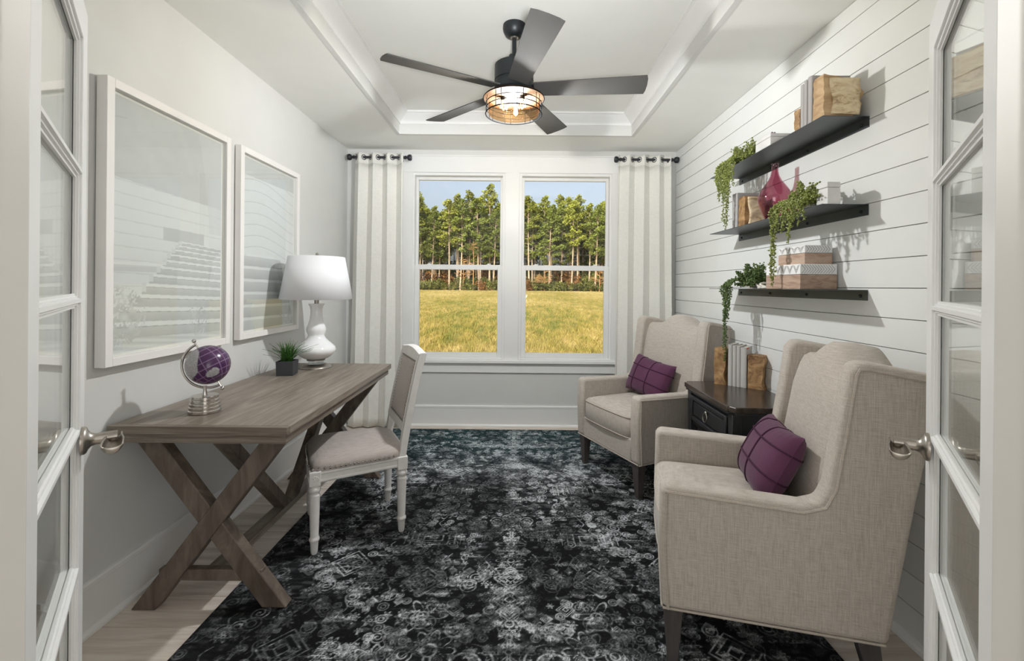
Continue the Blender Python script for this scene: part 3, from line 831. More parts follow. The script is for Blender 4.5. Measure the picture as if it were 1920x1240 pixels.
# ------------------------------------------------------------------ framed prints
def art_one(nx, ny):
    rng = np.random.default_rng(8)
    u = np.linspace(0, 1, nx)[None, :].repeat(ny, 0); v = np.linspace(0, 1, ny)[:, None].repeat(nx, 1)
    n = value_noise(ny, nx, 30, 20, rng); n2 = 0.6 * value_noise(ny, nx, 150, 100, rng) + 0.4 * value_noise(ny, nx, 60, 40, rng)
    c = np.full((ny, nx), 0.80)
    c = np.where(v > 0.685 - 0.03 * u, 0.60 + 0.05 * n, c)                       # plain upper wall
    sid = (v < 0.685 - 0.03 * u) & (v > 0.10)
    ph = ((v + 0.018 * u) / 0.052) % 1.0
    c = np.where(sid, 0.80 - 0.16 * np.clip(1 - ph * 7, 0, 1) + 0.02 * n, c)     # siding
    win = (u > 0.40) & (u < 0.80) & (v > 0.470 - 0.02 * u) & (v < 0.528 - 0.02 * u)
    c = np.where(win, 0.58 + 0.04 * n, c)
    band = (v > 0.318) & (v < 0.345) & (u < 0.38); c = np.where(band, 0.66, c)
    tops = [0.040, 0.105, 0.165, 0.218, 0.265, 0.306, 0.343, 0.375, 0.403, 0.427, 0.448, 0.467]
    lefts = [-0.05, 0.06, 0.19, 0.26, 0.32, 0.38, 0.43, 0.47, 0.51, 0.545, 0.575, 0.60]
    for i in range(len(tops) - 1):
        z0, z1 = tops[i] - 0.03 * (u - 0.5), tops[i + 1] - 0.03 * (u - 0.5)
        reg = (v >= z0) & (v < z1) & (u > lefts[i])
        t = (v - z0) / (z1 - z0)
        c = np.where(reg, np.where(t > 0.70, 0.86, 0.50 + 0.14 * t + 0.05 * n), c)
        c = np.where(reg & (t > 0.64) & (t <= 0.70), 0.42, c)
        c = np.where((v >= z0) & (v < z1) & (u > lefts[i] - 0.035) & (u <= lefts[i]), 0.74 - 0.2 * (t < 0.2), c)
    lowv = v < 0.040 - 0.03 * (u - 0.5); c = np.where(lowv, 0.70 + 0.08 * np.sin(v * 260 + u * 20) , c)
    fol = (np.hypot((u - 0.06) / 0.20, (v - 0.14) / 0.12) < 1.0) & (n2 > 0.5); c = np.where(fol, 0.50 + 0.25 * n, c)
    fol = (np.hypot((u - 0.74) / 0.10, (v - 0.10) / 0.09) < 1.0) & (n2 > 0.6); c = np.where(fol, 0.45 + 0.3 * n, c)
    refl_patch = u > 0.86 - 0.12 * np.clip((v - 0.55) / 0.45, 0, 1) ** 1.4  # reflection painted into the print, upper right, flattening its tones
    c = np.where(refl_patch & (v > 0.52), c * 0.4 + 0.42, c)
    c = 0.14 + 0.84 * c
    return np.stack([c * 0.985, c * 0.99, c * 1.01], -1)
def art_two(nx, ny):
    rng = np.random.default_rng(9)
    u = np.linspace(0, 1, nx)[None, :].repeat(ny, 0); v = np.linspace(0, 1, ny)[:, None].repeat(nx, 1)
    n = value_noise(ny, nx, 24, 16, rng); n2 = value_noise(ny, nx, 90, 60, rng)
    c = np.full((ny, nx), 0.80) + 0.03 * n
    arch = v - 0.045 * np.sin((u * 1.15 + 0.15) * math.pi) + 0.015
    ph = (arch / 0.066) % 1.0
    c = np.where(v < 0.90, c - 0.26 * np.clip(1 - ph * 9, 0, 1), 0.60 + 0.04 * n)
    st = v < 0.44
    ph2 = ((v + 0.010 * u) / 0.075) % 1.0
    stair = np.where(ph2 > 0.78, 0.84, 0.46 + 0.18 * ph2 + 0.05 * n)
    edge = u < 0.72 + 0.30 * np.clip((0.42 - v) / 0.4, 0, 1)
    c = np.where(st & edge, stair, c)
    c = np.where((v > 0.35) & (v < 0.39) & (u > 0.80), 0.60, c)
    fol = (np.hypot((u - 0.84) / 0.14, (v - 0.06) / 0.07) < 1.0) & (n2 > 0.55); c = np.where(fol, 0.45 + 0.3 * n, c)
    c = 0.14 + 0.84 * c
    return np.stack([c * 0.985, c * 0.99, c * 1.01], -1)
def build_picture(y0, y1, z0, z1, dep, art, label):
    root = thing('framed_print', label, 'picture', (XL, (y0 + y1) / 2, z0))
    hw = (y1 - y0) / 2; h = z1 - z0; fw = 0.036; bw = 0.013
    fr = MB()
    g = 0.006
    for a, b, c, d in ((-hw, -hw + fw, 0, h), (hw - fw, hw, 0, h)): fr.box(g, dep, a, b, c, d)
    fr.box(g, dep, -hw + fw, hw - fw, 0, fw); fr.box(g, dep, -hw + fw, hw - fw, h - fw, h)
    fr.build('frame', frame_white, root, bevel=0.002)
    MB().box(0.001, g, -hw + 0.012, hw - 0.012, 0.012, h - 0.012).build('backing', dark_leg, root)
    MB().box(g, dep - 0.026, -hw + fw, hw - fw, fw, h - fw).build('mat_board', frame_white, root)
    nx, ny = 260, 380
    pos = np.zeros((ny, nx, 3)); pos[..., 0] = dep - 0.025
    pos[..., 1] = np.linspace(-hw + fw + bw, hw - fw - bw, nx)[None, :]; pos[..., 2] = np.linspace(fw + bw, h - fw - bw, ny)[:, None]
    place(colour_grid('print_sheet', print_mat, nx, ny, pos, art(nx, ny)), 'print_sheet', root)
    MB().box(dep - 0.014, dep - 0.012, -hw + fw, hw - fw, fw, h - fw).build('glazing', clear_pane, root)
build_picture(1.795, 2.575, 1.040, 2.205, 0.050, art_one, 'larger-looking white framed photo print of stairs below a siding wall with a slot window')
build_picture(2.680, 3.405, 1.045, 2.205, 0.042, art_two, 'white framed photo print of curved siding lines, hung behind the table lamp')

# ================================================================== dining chair
def build_chair():
    # local: +x towards the front (knees), origin at floor under the seat centre
    fl_, fr_ = Vector((-1.245, 2.69)), Vector((-1.008, 2.30)); br_, bl_ = Vector((-0.62, 2.53)), Vector((-0.806, 2.874))
    cx = (fl_ + fr_ + br_ + bl_) / 4
    fwd = ((fl_ + fr_) / 2 - (br_ + bl_) / 2).normalized()
    root = thing('upholstered_chair', 'white painted chair with grey linen seat and square nailhead back, facing the desk', 'chair', (cx.x, cx.y, 0.012), math.atan2(fwd.y, fwd.x))
    F, Bk, WF, WB = 0.222, -0.222, 0.220, 0.195
    zs = 0.415
    prof = [(0.013, 0.0), (0.017, 0.012), (0.020, 0.060), (0.021, 0.064), (0.025, 0.070), (0.025, 0.080), (0.021, 0.086), (0.0205, 0.092), (0.0255, 0.270), (0.027, 0.300),
            (0.022, 0.306), (0.022, 0.312), (0.028, 0.320), (0.030, 0.328), (0.028, 0.338), (0.023, 0.343), (0.023, 0.350)]
    for (x, yv, back) in ((F, WF, 0), (F, -WF, 0), (Bk, WB, 1), (Bk, -WB, 1)):
        lg = MB().lathe(prof, 20, (x, yv, 0))
        lo = lg.build('leg', chair_paint, root, smooth=True, angle=40)
        MB().box(x - 0.027, x + 0.027, yv - 0.027, yv + 0.027, 0.350, zs + 0.006).build('corner_block', chair_paint, lo, bevel=0.003)
        if not back:
            ro = MB()
            sgn = 1 if yv > 0 else -1
            for axis in (0, 1):
                if axis == 0: fn = lambda p: (x + 0.027 + p[2], yv + p[0], 0.383 + p[1])
                else: fn = lambda p: (x + p[0], yv + sgn * (0.027 + p[2]), 0.383 + p[1])
                ro.lathe([(0.018, 0.0), (0.018, 0.003), (0.015, 0.001), (0.006, 0.001), (0.005, 0.004), (0.0, 0.005)], 12, fn=fn)
                for q in range(6):
                    an = q * math.pi / 3; ro.ball(fn((0.010 * math.cos(an), 0.010 * math.sin(an), 0.002)), 0.0035, 8, 4)
            ro.build('rosette', chair_paint, lo, smooth=True)
        # flutes as thin ridges
        for q in range(8):
            an = q * math.pi / 4 + 0.2
            pass
    # moulded seat rails
    def rail(p0, p1, name='seat_rail'):
        p0 = Vector(p0); p1 = Vector(p1); t = (p1 - p0).normalized(); nrm = Vector((t.y, -t.x, 0))
        pr = [(-0.016, 0.0), (0.010, 0.0), (0.016, 0.006), (0.016, 0.014), (0.012, 0.018), (0.012, 0.040), (0.018, 0.046), (0.018, 0.056), (-0.016, 0.056)]
        MB().prism(pr, lambda p, q, d: p0 + (p1 - p0) * d + nrm * p + Vector((0, 0, q + 0.362)), 0, 1).build(name, chair_paint, root)
    rail((F + 0.004, -WF + 0.026, 0), (F + 0.004, WF - 0.026, 0)); rail((Bk, WB - 0.026, 0), (Bk, -WB + 0.026, 0))
    rail((F - 0.026, WF + 0.004, 0), (Bk + 0.026, WB + 0.004, 0)); rail((Bk + 0.026, -WB - 0.004, 0), (F - 0.026, -WF - 0.004, 0))
    # domed seat
    def seat(u, v):
        a = 2 * math.pi * u
        ca, sa = math.cos(a), math.sin(a)
        k = 1.0 / max(abs(ca), abs(sa)); k = k * 0.55 + 0.45 * min(k, 1.18)
        prof = [(1.0, 0.0), (1.012, 0.014), (1.0, 0.034), (0.93, 0.052), (0.78, 0.066), (0.5, 0.076), (0.22, 0.080), (0.001, 0.081)]
        r, zz = prof[round(v * 7)]
        X = ca * k * 0.243 * r; yw = (WF if X > 0 else WF) + (WB - WF) * (0.5 - X / 0.486) + 0.022
        return (X + 0.002, sa * k * yw * r, 0.417 + zz)
    so = MB().grid(seat, 64, 8, closeu=True).build('seat', seat_cloth, root, smooth=True, angle=70)
    nails = MB().ball((0, 0, 0), 0.0065, 8, 4).mesh('nailhead', chrome, True)
    for k in range(76):
        p = seat((k + 0.5) / 76, 0.143)
        q = Vector((p[0], p[1], 0)); n = q.normalized()
        if q.x < Bk + 0.03 and abs(q.y) > 0.165: continue
        place(nails, 'nailhead', so, loc=(p[0] + n.x * 0.0035, p[1] + n.y * 0.0035, 0.434))
    # back: raked posts, rails and padded panel
    rk = 0.115
    def bp(y, z, d=0.0):
        t = (z - 0.42) / 0.58
        return Vector((Bk - rk * t * (0.72 + 0.28 * t) + d, y, z))
    def bar(y0, y1, z0, z1, d0, d1, n=6):
        m = MB(); v = []
        for j in range(n + 1):
            zz = z0 + (z1 - z0) * j / n
            v += [bp(y0, zz, d0), bp(y1, zz, d0), bp(y1, zz, d1), bp(y0, zz, d1)]
        f = [(0, 1, 2, 3), tuple(n * 4 + k for k in (3, 2, 1, 0))]
        for j in range(n):
            for k in range(4): f.append((j * 4 + k, (j + 1) * 4 + k, (j + 1) * 4 + (k + 1) % 4, j * 4 + (k + 1) % 4))
        return m.add(v, f)
    for s in (-1, 1):
        a, b = sorted((s * WB - s * 0.024, s * WB + s * 0.018))
        po = bar(a, b, 0.4212, 0.985, -0.020, 0.020).build('back_post', chair_paint, root, bevel=0.004)
        c, d = sorted((s * WB - s * 0.010, s * WB + s * 0.004))
        bar(c, d, 0.56, 0.965, 0.0205, 0.026).build('reed', chair_paint, po, bevel=0.002)
    # top rail with a faint crest, bottom rail
    def crest(u, v):
        y = -WB - 0.018 + (2 * WB + 0.036) * u
        zt = 0.985 + 0.020 * math.cos((u - 0.5) * math.pi)
        ring = [(-0.020, 0.940), (0.020, 0.940), (0.023, zt - 0.006), (0.012, zt), (-0.012, zt), (-0.020, zt - 0.006), (-0.020, 0.940)]
        d, zz = ring[round(v * 6)]
        return bp(y, zz, d)
    MB().grid(crest, 17, 7).build('top_rail', chair_paint, root, smooth=True, angle=30, bevel=0)
    bar(-WB + 0.024, WB - 0.024, 0.545, 0.592, -0.018, 0.018, 2).build('bottom_rail', chair_paint, root, bevel=0.004)
    def pad(sg):
        def f(u, v):
            y = (-WB + 0.026) + (2 * WB - 0.052) * u; zz = 0.592 + (0.945 - 0.592) * v
            e = min(u, 1 - u, v, 1 - v)
            return bp(y, zz, sg * (0.008 + 0.022 * (min(1, e / 0.16)) ** 0.5))
        return f
    p = MB().grid(pad(1), 17, 17); p.grid(pad(-1), 17, 17)
    pd = p.build('back_pad', seat_cloth, root, smooth=True, angle=80)
    small = MB().ball((0, 0, 0), 0.0035, 6, 4).mesh('nailhead', nickel, True)
    n = 20
    for sg in (1, -1):
        f = pad(sg)
        pts = [((i + 0.5) / n, 0.03) for i in range(n)] + [((i + 0.5) / n, 0.97) for i in range(n)] + [(0.03, (i + 0.5) / n) for i in range(n)] + [(0.97, (i + 0.5) / n) for i in range(n)]
        for u, v in pts:
            place(small, 'nailhead', pd, loc=f(u, v) + Vector((0.003 * sg, 0, 0)))
build_chair()

# ================================================================== wing armchairs
def build_armchair():
    """local +x from front to rear, y across, origin on the floor at the middle of the front"""
    root = thing('wing_armchair', 'x', 'armchair')
    HW, T = 0.368, 0.088
    prof = [(0.012, 0.226), (0.000, 0.45), (0.004, 0.640), (0.020, 0.664), (0.30, 0.655), (0.455, 0.650), (0.505, 0.668), (0.528, 0.72), (0.560, 0.93), (0.582, 1.095), (0.600, 1.128),
            (0.640, 1.132), (0.835, 1.098), (0.838, 1.075), (0.770, 0.70), (0.700, 0.238)]
    for s in (1, -1):
        a, b = sorted((s * (HW - T), s * HW))
        side = MB().prism(prof, lambda p, q, d: (p, d, q), a, b).build('side_panel', linen, root, bevel=0.020, seg=4)
        # welt cord along the outer edge of arm and wing
        path = [(p + (0.0 if i else 0), s * (HW + 0.0005), q) for i, (p, q) in enumerate(prof[:13])]
        inner = []
        for i, (p, q) in enumerate(prof):
            inner.append((p, q))
        c = (0.42, 0.62)
        pts = []
        off = 0.022
        # offset the outline inwards by a constant distance
        for i in range(len(prof) - 2):
            p0 = Vector(prof[max(i - 1, 0)]); p1 = Vector(prof[i]); p2 = Vector(prof[min(i + 1, len(prof) - 1)])
            t = (p2 - p0).normalized(); n = Vector((t.y, -t.x))
            q = p1 + n * off
            pts.append((q.x, s * (HW + 0.0008), q.y))
        MB().tube(pts, 0.0055, 6).build('welt', welt_mat, side, smooth=True)
        low = [(0.016 + (0.690 - 0.016) * k / 8, s * (HW - 0.004), 0.2265 + 0.012 * k / 8) for k in range(9)]
        MB().tube(low, 0.0045, 6).build('welt', welt_mat, side, smooth=True)
    # front rail
    MB().box(0.012, 0.09, -HW + T - 0.002, HW - T + 0.002, 0.226, 0.375).build('front_rail', linen, root, bevel=0.012, seg=3)
    MB().tube([(0.014, y, 0.2275) for y in (-HW + 0.01, -0.2, 0, 0.2, HW - 0.01)], 0.0045, 6).build('welt', welt_mat, root, smooth=True)
    MB().box(0.09, 0.690, -HW + T - 0.002, HW - T + 0.002, 0.236, 0.352).build('seat_base', linen, root)
    # seat cushion, boxed and crowned
    W2 = HW - T - 0.003
    def cush(u, v):
        a = 2 * math.pi * u; ca, sa = math.cos(a), math.sin(a)
        e = 0.16
        X = (abs(ca) ** e) * (1 if ca > 0 else -1); Y = (abs(sa) ** e) * (1 if sa > 0 else -1)
        rows = [(0.0, 0.356), (0.7, 0.356), (0.965, 0.362), (1.0, 0.374), (1.010, 0.440), (1.0, 0.505), (0.965, 0.521), (0.85, 0.532), (0.6, 0.542), (0.3, 0.548), (0.0, 0.549)]
        r, zz = rows[round(v * 10)]
        r = max(r, 0.001)
        xf = 0.295 + X * 0.288 * r
        if xf < 0.06: xf -= 0.012 * (1 - Y * Y)
        return (xf, Y * W2 * min(r, 1.0), zz)
    cu = MB().grid(cush, 72, 11, closeu=True).build('seat_cushion', linen, root, smooth=True, angle=80)
    for v in (0.3, 0.5):
        MB().tube([cush(k / 72, v) for k in range(72)], 0.0042, 6, closed=True).build('welt', welt_mat, cu, smooth=True)
    # raked back with a serpentine crest
    def back(u, v):
        y = (-1 + 2 * u) * (HW - T + 0.001)
        t = abs(-1 + 2 * u)
        crest = 1.083 + 0.078 * (0.5 + 0.5 * math.cos(math.pi * min(1, t / 0.72)))
        bulge = 0.030 * (1 - t ** 4)
        ring = [(0.535 - bulge, 0.40), (0.545 - bulge, 0.55), (0.572 - bulge, 0.75), (0.606 - bulge, 0.95), (0.628 - bulge * 0.7, crest - 0.055), (0.646, crest - 0.016), (0.672, crest),
                (0.740, crest - 0.002), (0.808, crest - 0.016), (0.824, crest - 0.045), (0.800, 0.90), (0.752, 0.60), (0.700, 0.245)]
        x, zz = ring[round(v * 12)]
        return (x, y, zz)
    bk = MB().grid(back, 25, 13)
    bk.build('backrest', linen, root, smooth=True, angle=70)
    # tapered legs
    for s in (1, -1):
        x, yv = 0.052, s * (HW - 0.052)
        MB().hexa([(x - .016, yv - .018, 0), (x + .020, yv - .018, 0), (x + .020, yv + .018, 0), (x - .016, yv + .018, 0),
                   (x - .034, yv - .034, .226), (x + .034, yv - .034, .226), (x + .034, yv + .034, .226), (x - .034, yv + .034, .226)]).build('leg', dark_leg, root, bevel=0.003)
        x = 0.645
        MB().hexa([(x + .036, yv - .018, 0), (x + .072, yv - .018, 0), (x + .072, yv + .018, 0), (x + .036, yv + .018, 0),
                   (x - .030, yv - .032, .240), (x + .036, yv - .032, .240), (x + .036, yv + .032, .240), (x - .030, yv + .032, .240)]).build('leg', dark_leg, root, bevel=0.003)
    return root
arm_a = build_armchair()
arm_a.location = (0.612, 1.973, 0.012); arm_a.rotation_euler = (0, 0, rad(-15.7))
arm_a['label'] = 'oatmeal linen wing armchair beside the open glazed door, its back to the boards'
arm_b = copy_tree(arm_a)
arm_b.location = (0.622, 3.215, 0.012); arm_b.rotation_euler = (0, 0, rad(24.5))
arm_b['label'] = 'oatmeal linen wing armchair in the corner by the window curtain'
for o in (arm_a, arm_b): o['group'] = 'pair of wing armchairs'

def build_pillow(label, parent_chair, loc, rot):
    W, H, T = 0.215, 0.148, 0.076
    root = thing('lumbar_pillow', label, 'pillow', group='plum lumbar pillows')
    def surf(sg):
        def f(u, v):
            a, b = -1 + 2 * u, -1 + 2 * v
            ea = (1 - abs(a) ** 2.6); eb = (1 - abs(b) ** 2.6)
            th = T * (max(0, ea * eb) ** 0.42)
            px = a * W * (1 - 0.055 * (1 - b * b)); pz = b * H * (1 - 0.09 * (1 - a * a))
            pk = 0.0022 * math.sin(a * 40 + b * 5) * max(0, abs(b) - 0.55) * 2
            return (px, sg * th + pk, pz)
        return f
    m = MB().grid(surf(1), 37, 27); m.grid(surf(-1), 37, 27)
    cov = m.build('cover', plum, root, smooth=True, angle=100)
    for sg in (-1, 1):
        f = surf(sg)
        for q in (0.26, 0.62):
            MB().tube([Vector(f(q, k / 24)) + Vector((0, sg * 0.0015, 0)) for k in range(25)], 0.0038, 6).build('pintuck', plum_dark, cov, smooth=True)
        for q in (0.34, 0.72):
            MB().tube([Vector(f(k / 30, q)) + Vector((0, sg * 0.0015, 0)) for k in range(31)], 0.0038, 6).build('pintuck', plum_dark, cov, smooth=True)
    M = Matrix.Translation(parent_chair.location) @ Euler(parent_chair.rotation_euler).to_matrix().to_4x4() @ Matrix.Translation(loc) @ Euler(rot).to_matrix().to_4x4()
    root.matrix_world = M
    return root
# pillow local: x width, y thickness, z height; in the chair it stands on the seat against the back
build_pillow('plum velvet lumbar pillow on the armchair beside the open glazed door', arm_a, (0.442, 0.015, 0.680), (rad(-27), rad(-3), rad(-90)))
build_pillow('plum velvet lumbar pillow on the corner armchair by the window', arm_b, (0.448, 0.045, 0.682), (rad(-22), rad(5), rad(-92)))

# ================================================================== side table
def build_side_table():
    X0, X1, Y0, Y1, Z = 1.105, 1.528, 2.345, 3.020, 0.76
    root = thing('side_table', 'black side table with espresso top and ring-pull drawer between the armchairs', 'table', ((X0 + X1) / 2, (Y0 + Y1) / 2, 0.0))
    hx, hy = (X1 - X0) / 2, (Y1 - Y0) / 2
    out = [(-hx, -hy + 0.035), (-hx + 0.012, -hy + 0.035), (-hx + 0.030, -hy), (hx, -hy), (hx, hy), (-hx + 0.030, hy), (-hx + 0.012, hy - 0.035), (-hx, hy - 0.035)]
    MB().prism(out, lambda p, q, d: (p, q, d), Z - 0.030, Z).build('table_top', table_top_m, root, bevel=0.004)
    sm = [(p * 0.965, q * 0.975) for p, q in out]
    MB().prism(sm, lambda p, q, d: (p, q, d), Z - 0.044, Z - 0.030).build('top_moulding', table_black, root, bevel=0.003)
    bx, by = hx - 0.03, hy - 0.03
    zb = 0.50
    body = MB().box(-bx + 0.012, bx, -by + 0.01, by - 0.01, zb, Z - 0.044).build('case', table_black, root)
    for sx, sy in ((-1, -1), (-1, 1), (1, -1), (1, 1)):
        lz = 0.0115 if sx < 0 else 0.0005
        MB().hexa([(sx * (bx - 0.022) - 0.016, sy * (by - 0.022) - 0.016, lz), (sx * (bx - 0.022) + 0.016, sy * (by - 0.022) - 0.016, lz), (sx * (bx - 0.022) + 0.016, sy * (by - 0.022) + 0.016, lz), (sx * (bx - 0.022) - 0.016, sy * (by - 0.022) + 0.016, lz),
                   (sx * (bx - 0.022) - 0.026, sy * (by - 0.022) - 0.026, Z - 0.044), (sx * (bx - 0.022) + 0.026, sy * (by - 0.022) - 0.026, Z - 0.044), (sx * (bx - 0.022) + 0.026, sy * (by - 0.022) + 0.026, Z - 0.044), (sx * (bx - 0.022) - 0.026, sy * (by - 0.022) + 0.026, Z - 0.044)]).build('leg', table_black, root, bevel=0.003)
    MB().box(-bx + 0.03, bx - 0.02, -by + 0.03, by - 0.03, 0.17, 0.195).build('lower_shelf', table_black, root, bevel=0.003)
    # drawer front with raised frame and sunk field
    dz0, dz1, dy = 0.535, 0.690, by - 0.060
    xf = -bx + 0.012
    d = MB().box(xf - 0.010, xf, -dy, dy, dz0, dz1)
    fr = 0.026
    d.box(xf - 0.022, xf - 0.010, -dy, -dy + fr, dz0, dz1).box(xf - 0.022, xf - 0.010, dy - fr, dy, dz0, dz1)
    d.box(xf - 0.022, xf - 0.010, -dy + fr, dy - fr, dz0, dz0 + fr).box(xf - 0.022, xf - 0.010, -dy + fr, dy - fr, dz1 - fr, dz1)
    dr = d.build('drawer', table_black, root, bevel=0.004)
    MB().box(xf - 0.016, xf - 0.010, -dy + fr + 0.010, dy - fr - 0.010, dz0 + fr + 0.010, dz1 - fr - 0.010).build('field_panel', table_black, dr, bevel=0.003)
    k = MB().ball((xf - 0.024, 0.0, 0.640), 0.011, 12, 8, (0.9, 1, 1)); k.tube([(xf - 0.012, 0, 0.640), (xf - 0.022, 0, 0.640)], 0.005, 8)
    k.build('knob', nickel, dr, smooth=True)
    pts = [(xf - 0.028 - 0.003 * (1 - math.cos(a)), 0.027 * math.sin(a), 0.612 + 0.027 * math.cos(a)) for a in [2 * math.pi * q / 28 for q in range(28)]]
    MB().tube(pts, 0.0032, 8, closed=True).build('ring_pull', nickel, dr, smooth=True)
    return Z
TZ = build_side_table()

# ------------------------------------------------------------------ books and bookends
def book(loc, rz, t, h, d, mat, label, group=None, name='book'):
    """spine towards local -x, thickness along y, standing at loc (spine, centre of thickness)"""
    root = thing(name, label, 'book', loc, rz, group)
    c = 0.0028
    m = MB().box(0, d, -t / 2, -t / 2 + c, 0, h).box(0, d, t / 2 - c, t / 2, 0, h)
    def spine(u, v):
        a = math.pi * (0.5 + u); return (0.002 + 0.007 * math.cos(a), t / 2 * math.sin(a) * -1, h * v)
    m.grid(spine, 9, 2); m.box(0, c, -t / 2 + c, t / 2 - c, 0, h)
    m.build('cover', mat, root, smooth=True, angle=40)
    MB().box(c, d - 0.004, -t / 2 + c, t / 2 - c, 0.003, h - 0.003).build('pages', paper, root)
    return root
def stump(loc, rz, w, d, h, label, group, mats, seed, wavy=True, bulge=0.010, top=0.0, wave=1.0):
    """rough wood block: x = d deep, y = w wide"""
    R = random.Random(seed)
    root = thing('wood_bookend', label, 'bookend', loc, rz, group)
    ny, nz = 9, 12
    fr = [[0.0] * (nz) for _ in range(ny)]
    ph = [R.uniform(0, 6) for _ in range(4)]
    def edge(zt): return (math.sin(zt * 7.5 + ph[0]) * 0.5 + math.sin(zt * 13 + ph[1]) * 0.35) * w * 0.15
    m = MB(); v = []; N = 32
    for j in range(nz):
        zt = j / (nz - 1)
        e = edge(zt) * wave
        for k in range(N):
            a = 2 * math.pi * k / N
            ca, sa = math.cos(a), math.sin(a); s = 1 / max(abs(ca), abs(sa)); s = s * 0.85 + 0.15
            X = ca * s * d / 2; Y = sa * s * w / 2
            if Y < 0: Y -= e * (abs(Y) / (w / 2))
            n = R.uniform(-1, 1) * 0.0018
            if ca < -0.3: X -= bulge * 0.5 * math.sin(zt * 9 + Y * 60 + ph[2]) * 0.4
            zz = h * zt + (top * (Y / w) * zt) + (R.uniform(-0.002, 0.002) if j == nz - 1 else 0)
            v.append((X + n, Y + n, zz))
    f = [tuple(range(N - 1, -1, -1)), tuple((nz - 1) * N + k for k in range(N))]
    for j in range(nz - 1):
        for k in range(N): f.append((j * N + k, j * N + (k + 1) % N, (j + 1) * N + (k + 1) % N, (j + 1) * N + k))
    m.add(v, f).build('block', mats[0], root, smooth=True, angle=50)
    if len(mats) > 1:
        # pale barked face laid on the front, with a wavy border
        def bark(u, vv):
            zt = 0.04 + 0.93 * vv
            lo = -w / 2 + w * (0.20 + 0.05 * math.sin(zt * 6 + ph[3])); 
            Y = w / 2 - 0.003 + (lo - (w / 2 - 0.003)) * u
            bump = 0.006 + 0.004 * math.sin(zt * 15 + ph[1]) * math.sin(u * 5 + 1) - 0.006 * (max(0, abs(2 * u - 1) - 0.75) / 0.25) ** 2
            return (-d / 2 - bump, -Y, h * zt)
        b = MB().grid(bark, 14, 18); b.build('bark_face', mats[1], root, smooth=True, solid=0.004)
    return root

SH1, SH2, SH3 = 2.147, 1.757, 1.378
# ================================================================== wall shelves
def build_shelf(zt, label):
    Y0, Y1, X0 = 2.003, 3.172, 1.343
    root = thing('metal_shelf', label, 'shelf', (XR, (Y0 + Y1) / 2, zt - 0.048))
    hl = (Y1 - Y0) / 2; t = 0.0032
    MB().box(X0 - XR, -0.0002, -hl, hl, 0.048 - t, 0.048).build('shelf_plate', shelf_steel, root)
    MB().box(-t, -0.0002, -hl, hl, 0.0, 0.048 - t).build('wall_flange', shelf_steel, root)
    for q in (0.035, 0.36, 0.66, 0.965):
        s = MB().lathe([(0.0075, 0.0), (0.0075, 0.003), (0.005, 0.006), (0.0, 0.0065)], 12, fn=lambda p: (-t - p[2], -hl + 2 * hl * q + p[0], 0.020 + p[1]))
        s.build('bolt', black_metal, root, smooth=True)
    return root
build_shelf(SH1, 'topmost blackened steel shelf on the boards, holding grey books and a pale stump')
build_shelf(SH2, 'middle blackened steel shelf on the boards, holding the purple vase')
build_shelf(SH3, 'lowest blackened steel shelf on the boards, holding two chevron boxes')

E1 = 0.0006
# top shelf
stump((1.430, 2.045, SH1 + E1), rad(90), 0.165, 0.075, 0.172, 'pale wood stump bookend with a creamy bark face on the topmost shelf', None, (stump_cut, stump_face), 5, top=0.03, wave=1.9)
for k, (yy, t, h) in enumerate(((2.106, 0.030, 0.218), (2.137, 0.022, 0.212), (2.162, 0.026, 0.205))):
    book((1.352, yy, SH1 + E1), 0, t, h, 0.175, book_grey, ('plain grey book pressed against the pale stump on the topmost shelf', 'slim grey book in the middle of the three on the topmost shelf', 'shortest grey book of the three on the topmost shelf')[k], 'grey books on the topmost shelf')
stump((1.425, 2.205, SH1 + E1), rad(90), 0.15, 0.045, 0.10, 'low wood stump bookend behind the grey books on the topmost shelf', None, (stump_warm,), 9)

def marble_box(loc, dx, dy, h, label, beads=False, rz=0.0):
    root = thing('marble_box', label, 'box', loc, rz)
    MB().box(-dx / 2, dx / 2, -dy / 2, dy / 2, 0, h * 0.74).build('body', marble, root, bevel=0.002)
    MB().box(-dx / 2 - 0.001, dx / 2 + 0.001, -dy / 2 - 0.001, dy / 2 + 0.001, h * 0.76, h).build('lid', marble, root, bevel=0.003)
    MB().box(-dx / 2 + 0.003, dx / 2 - 0.003, -dy / 2 + 0.003, dy / 2 - 0.003, h * 0.74, h * 0.76).build('lid_joint', book_grey, root)
    if beads:
        b = MB(); R = random.Random(2)
        for k in range(9): b.ball((-dx / 2 + 0.015 + R.uniform(0, 0.03), -dy / 2 + 0.012 + R.uniform(0, 0.04), h + 0.005), 0.006, 8, 5)
        b.build('bead_cluster', purple_bead, root, smooth=True)
    return root
marble_box((1.428, 2.545, SH1 + E1), 0.115, 0.155, 0.080, 'white marble box with a purple bead knob on the topmost shelf', True)
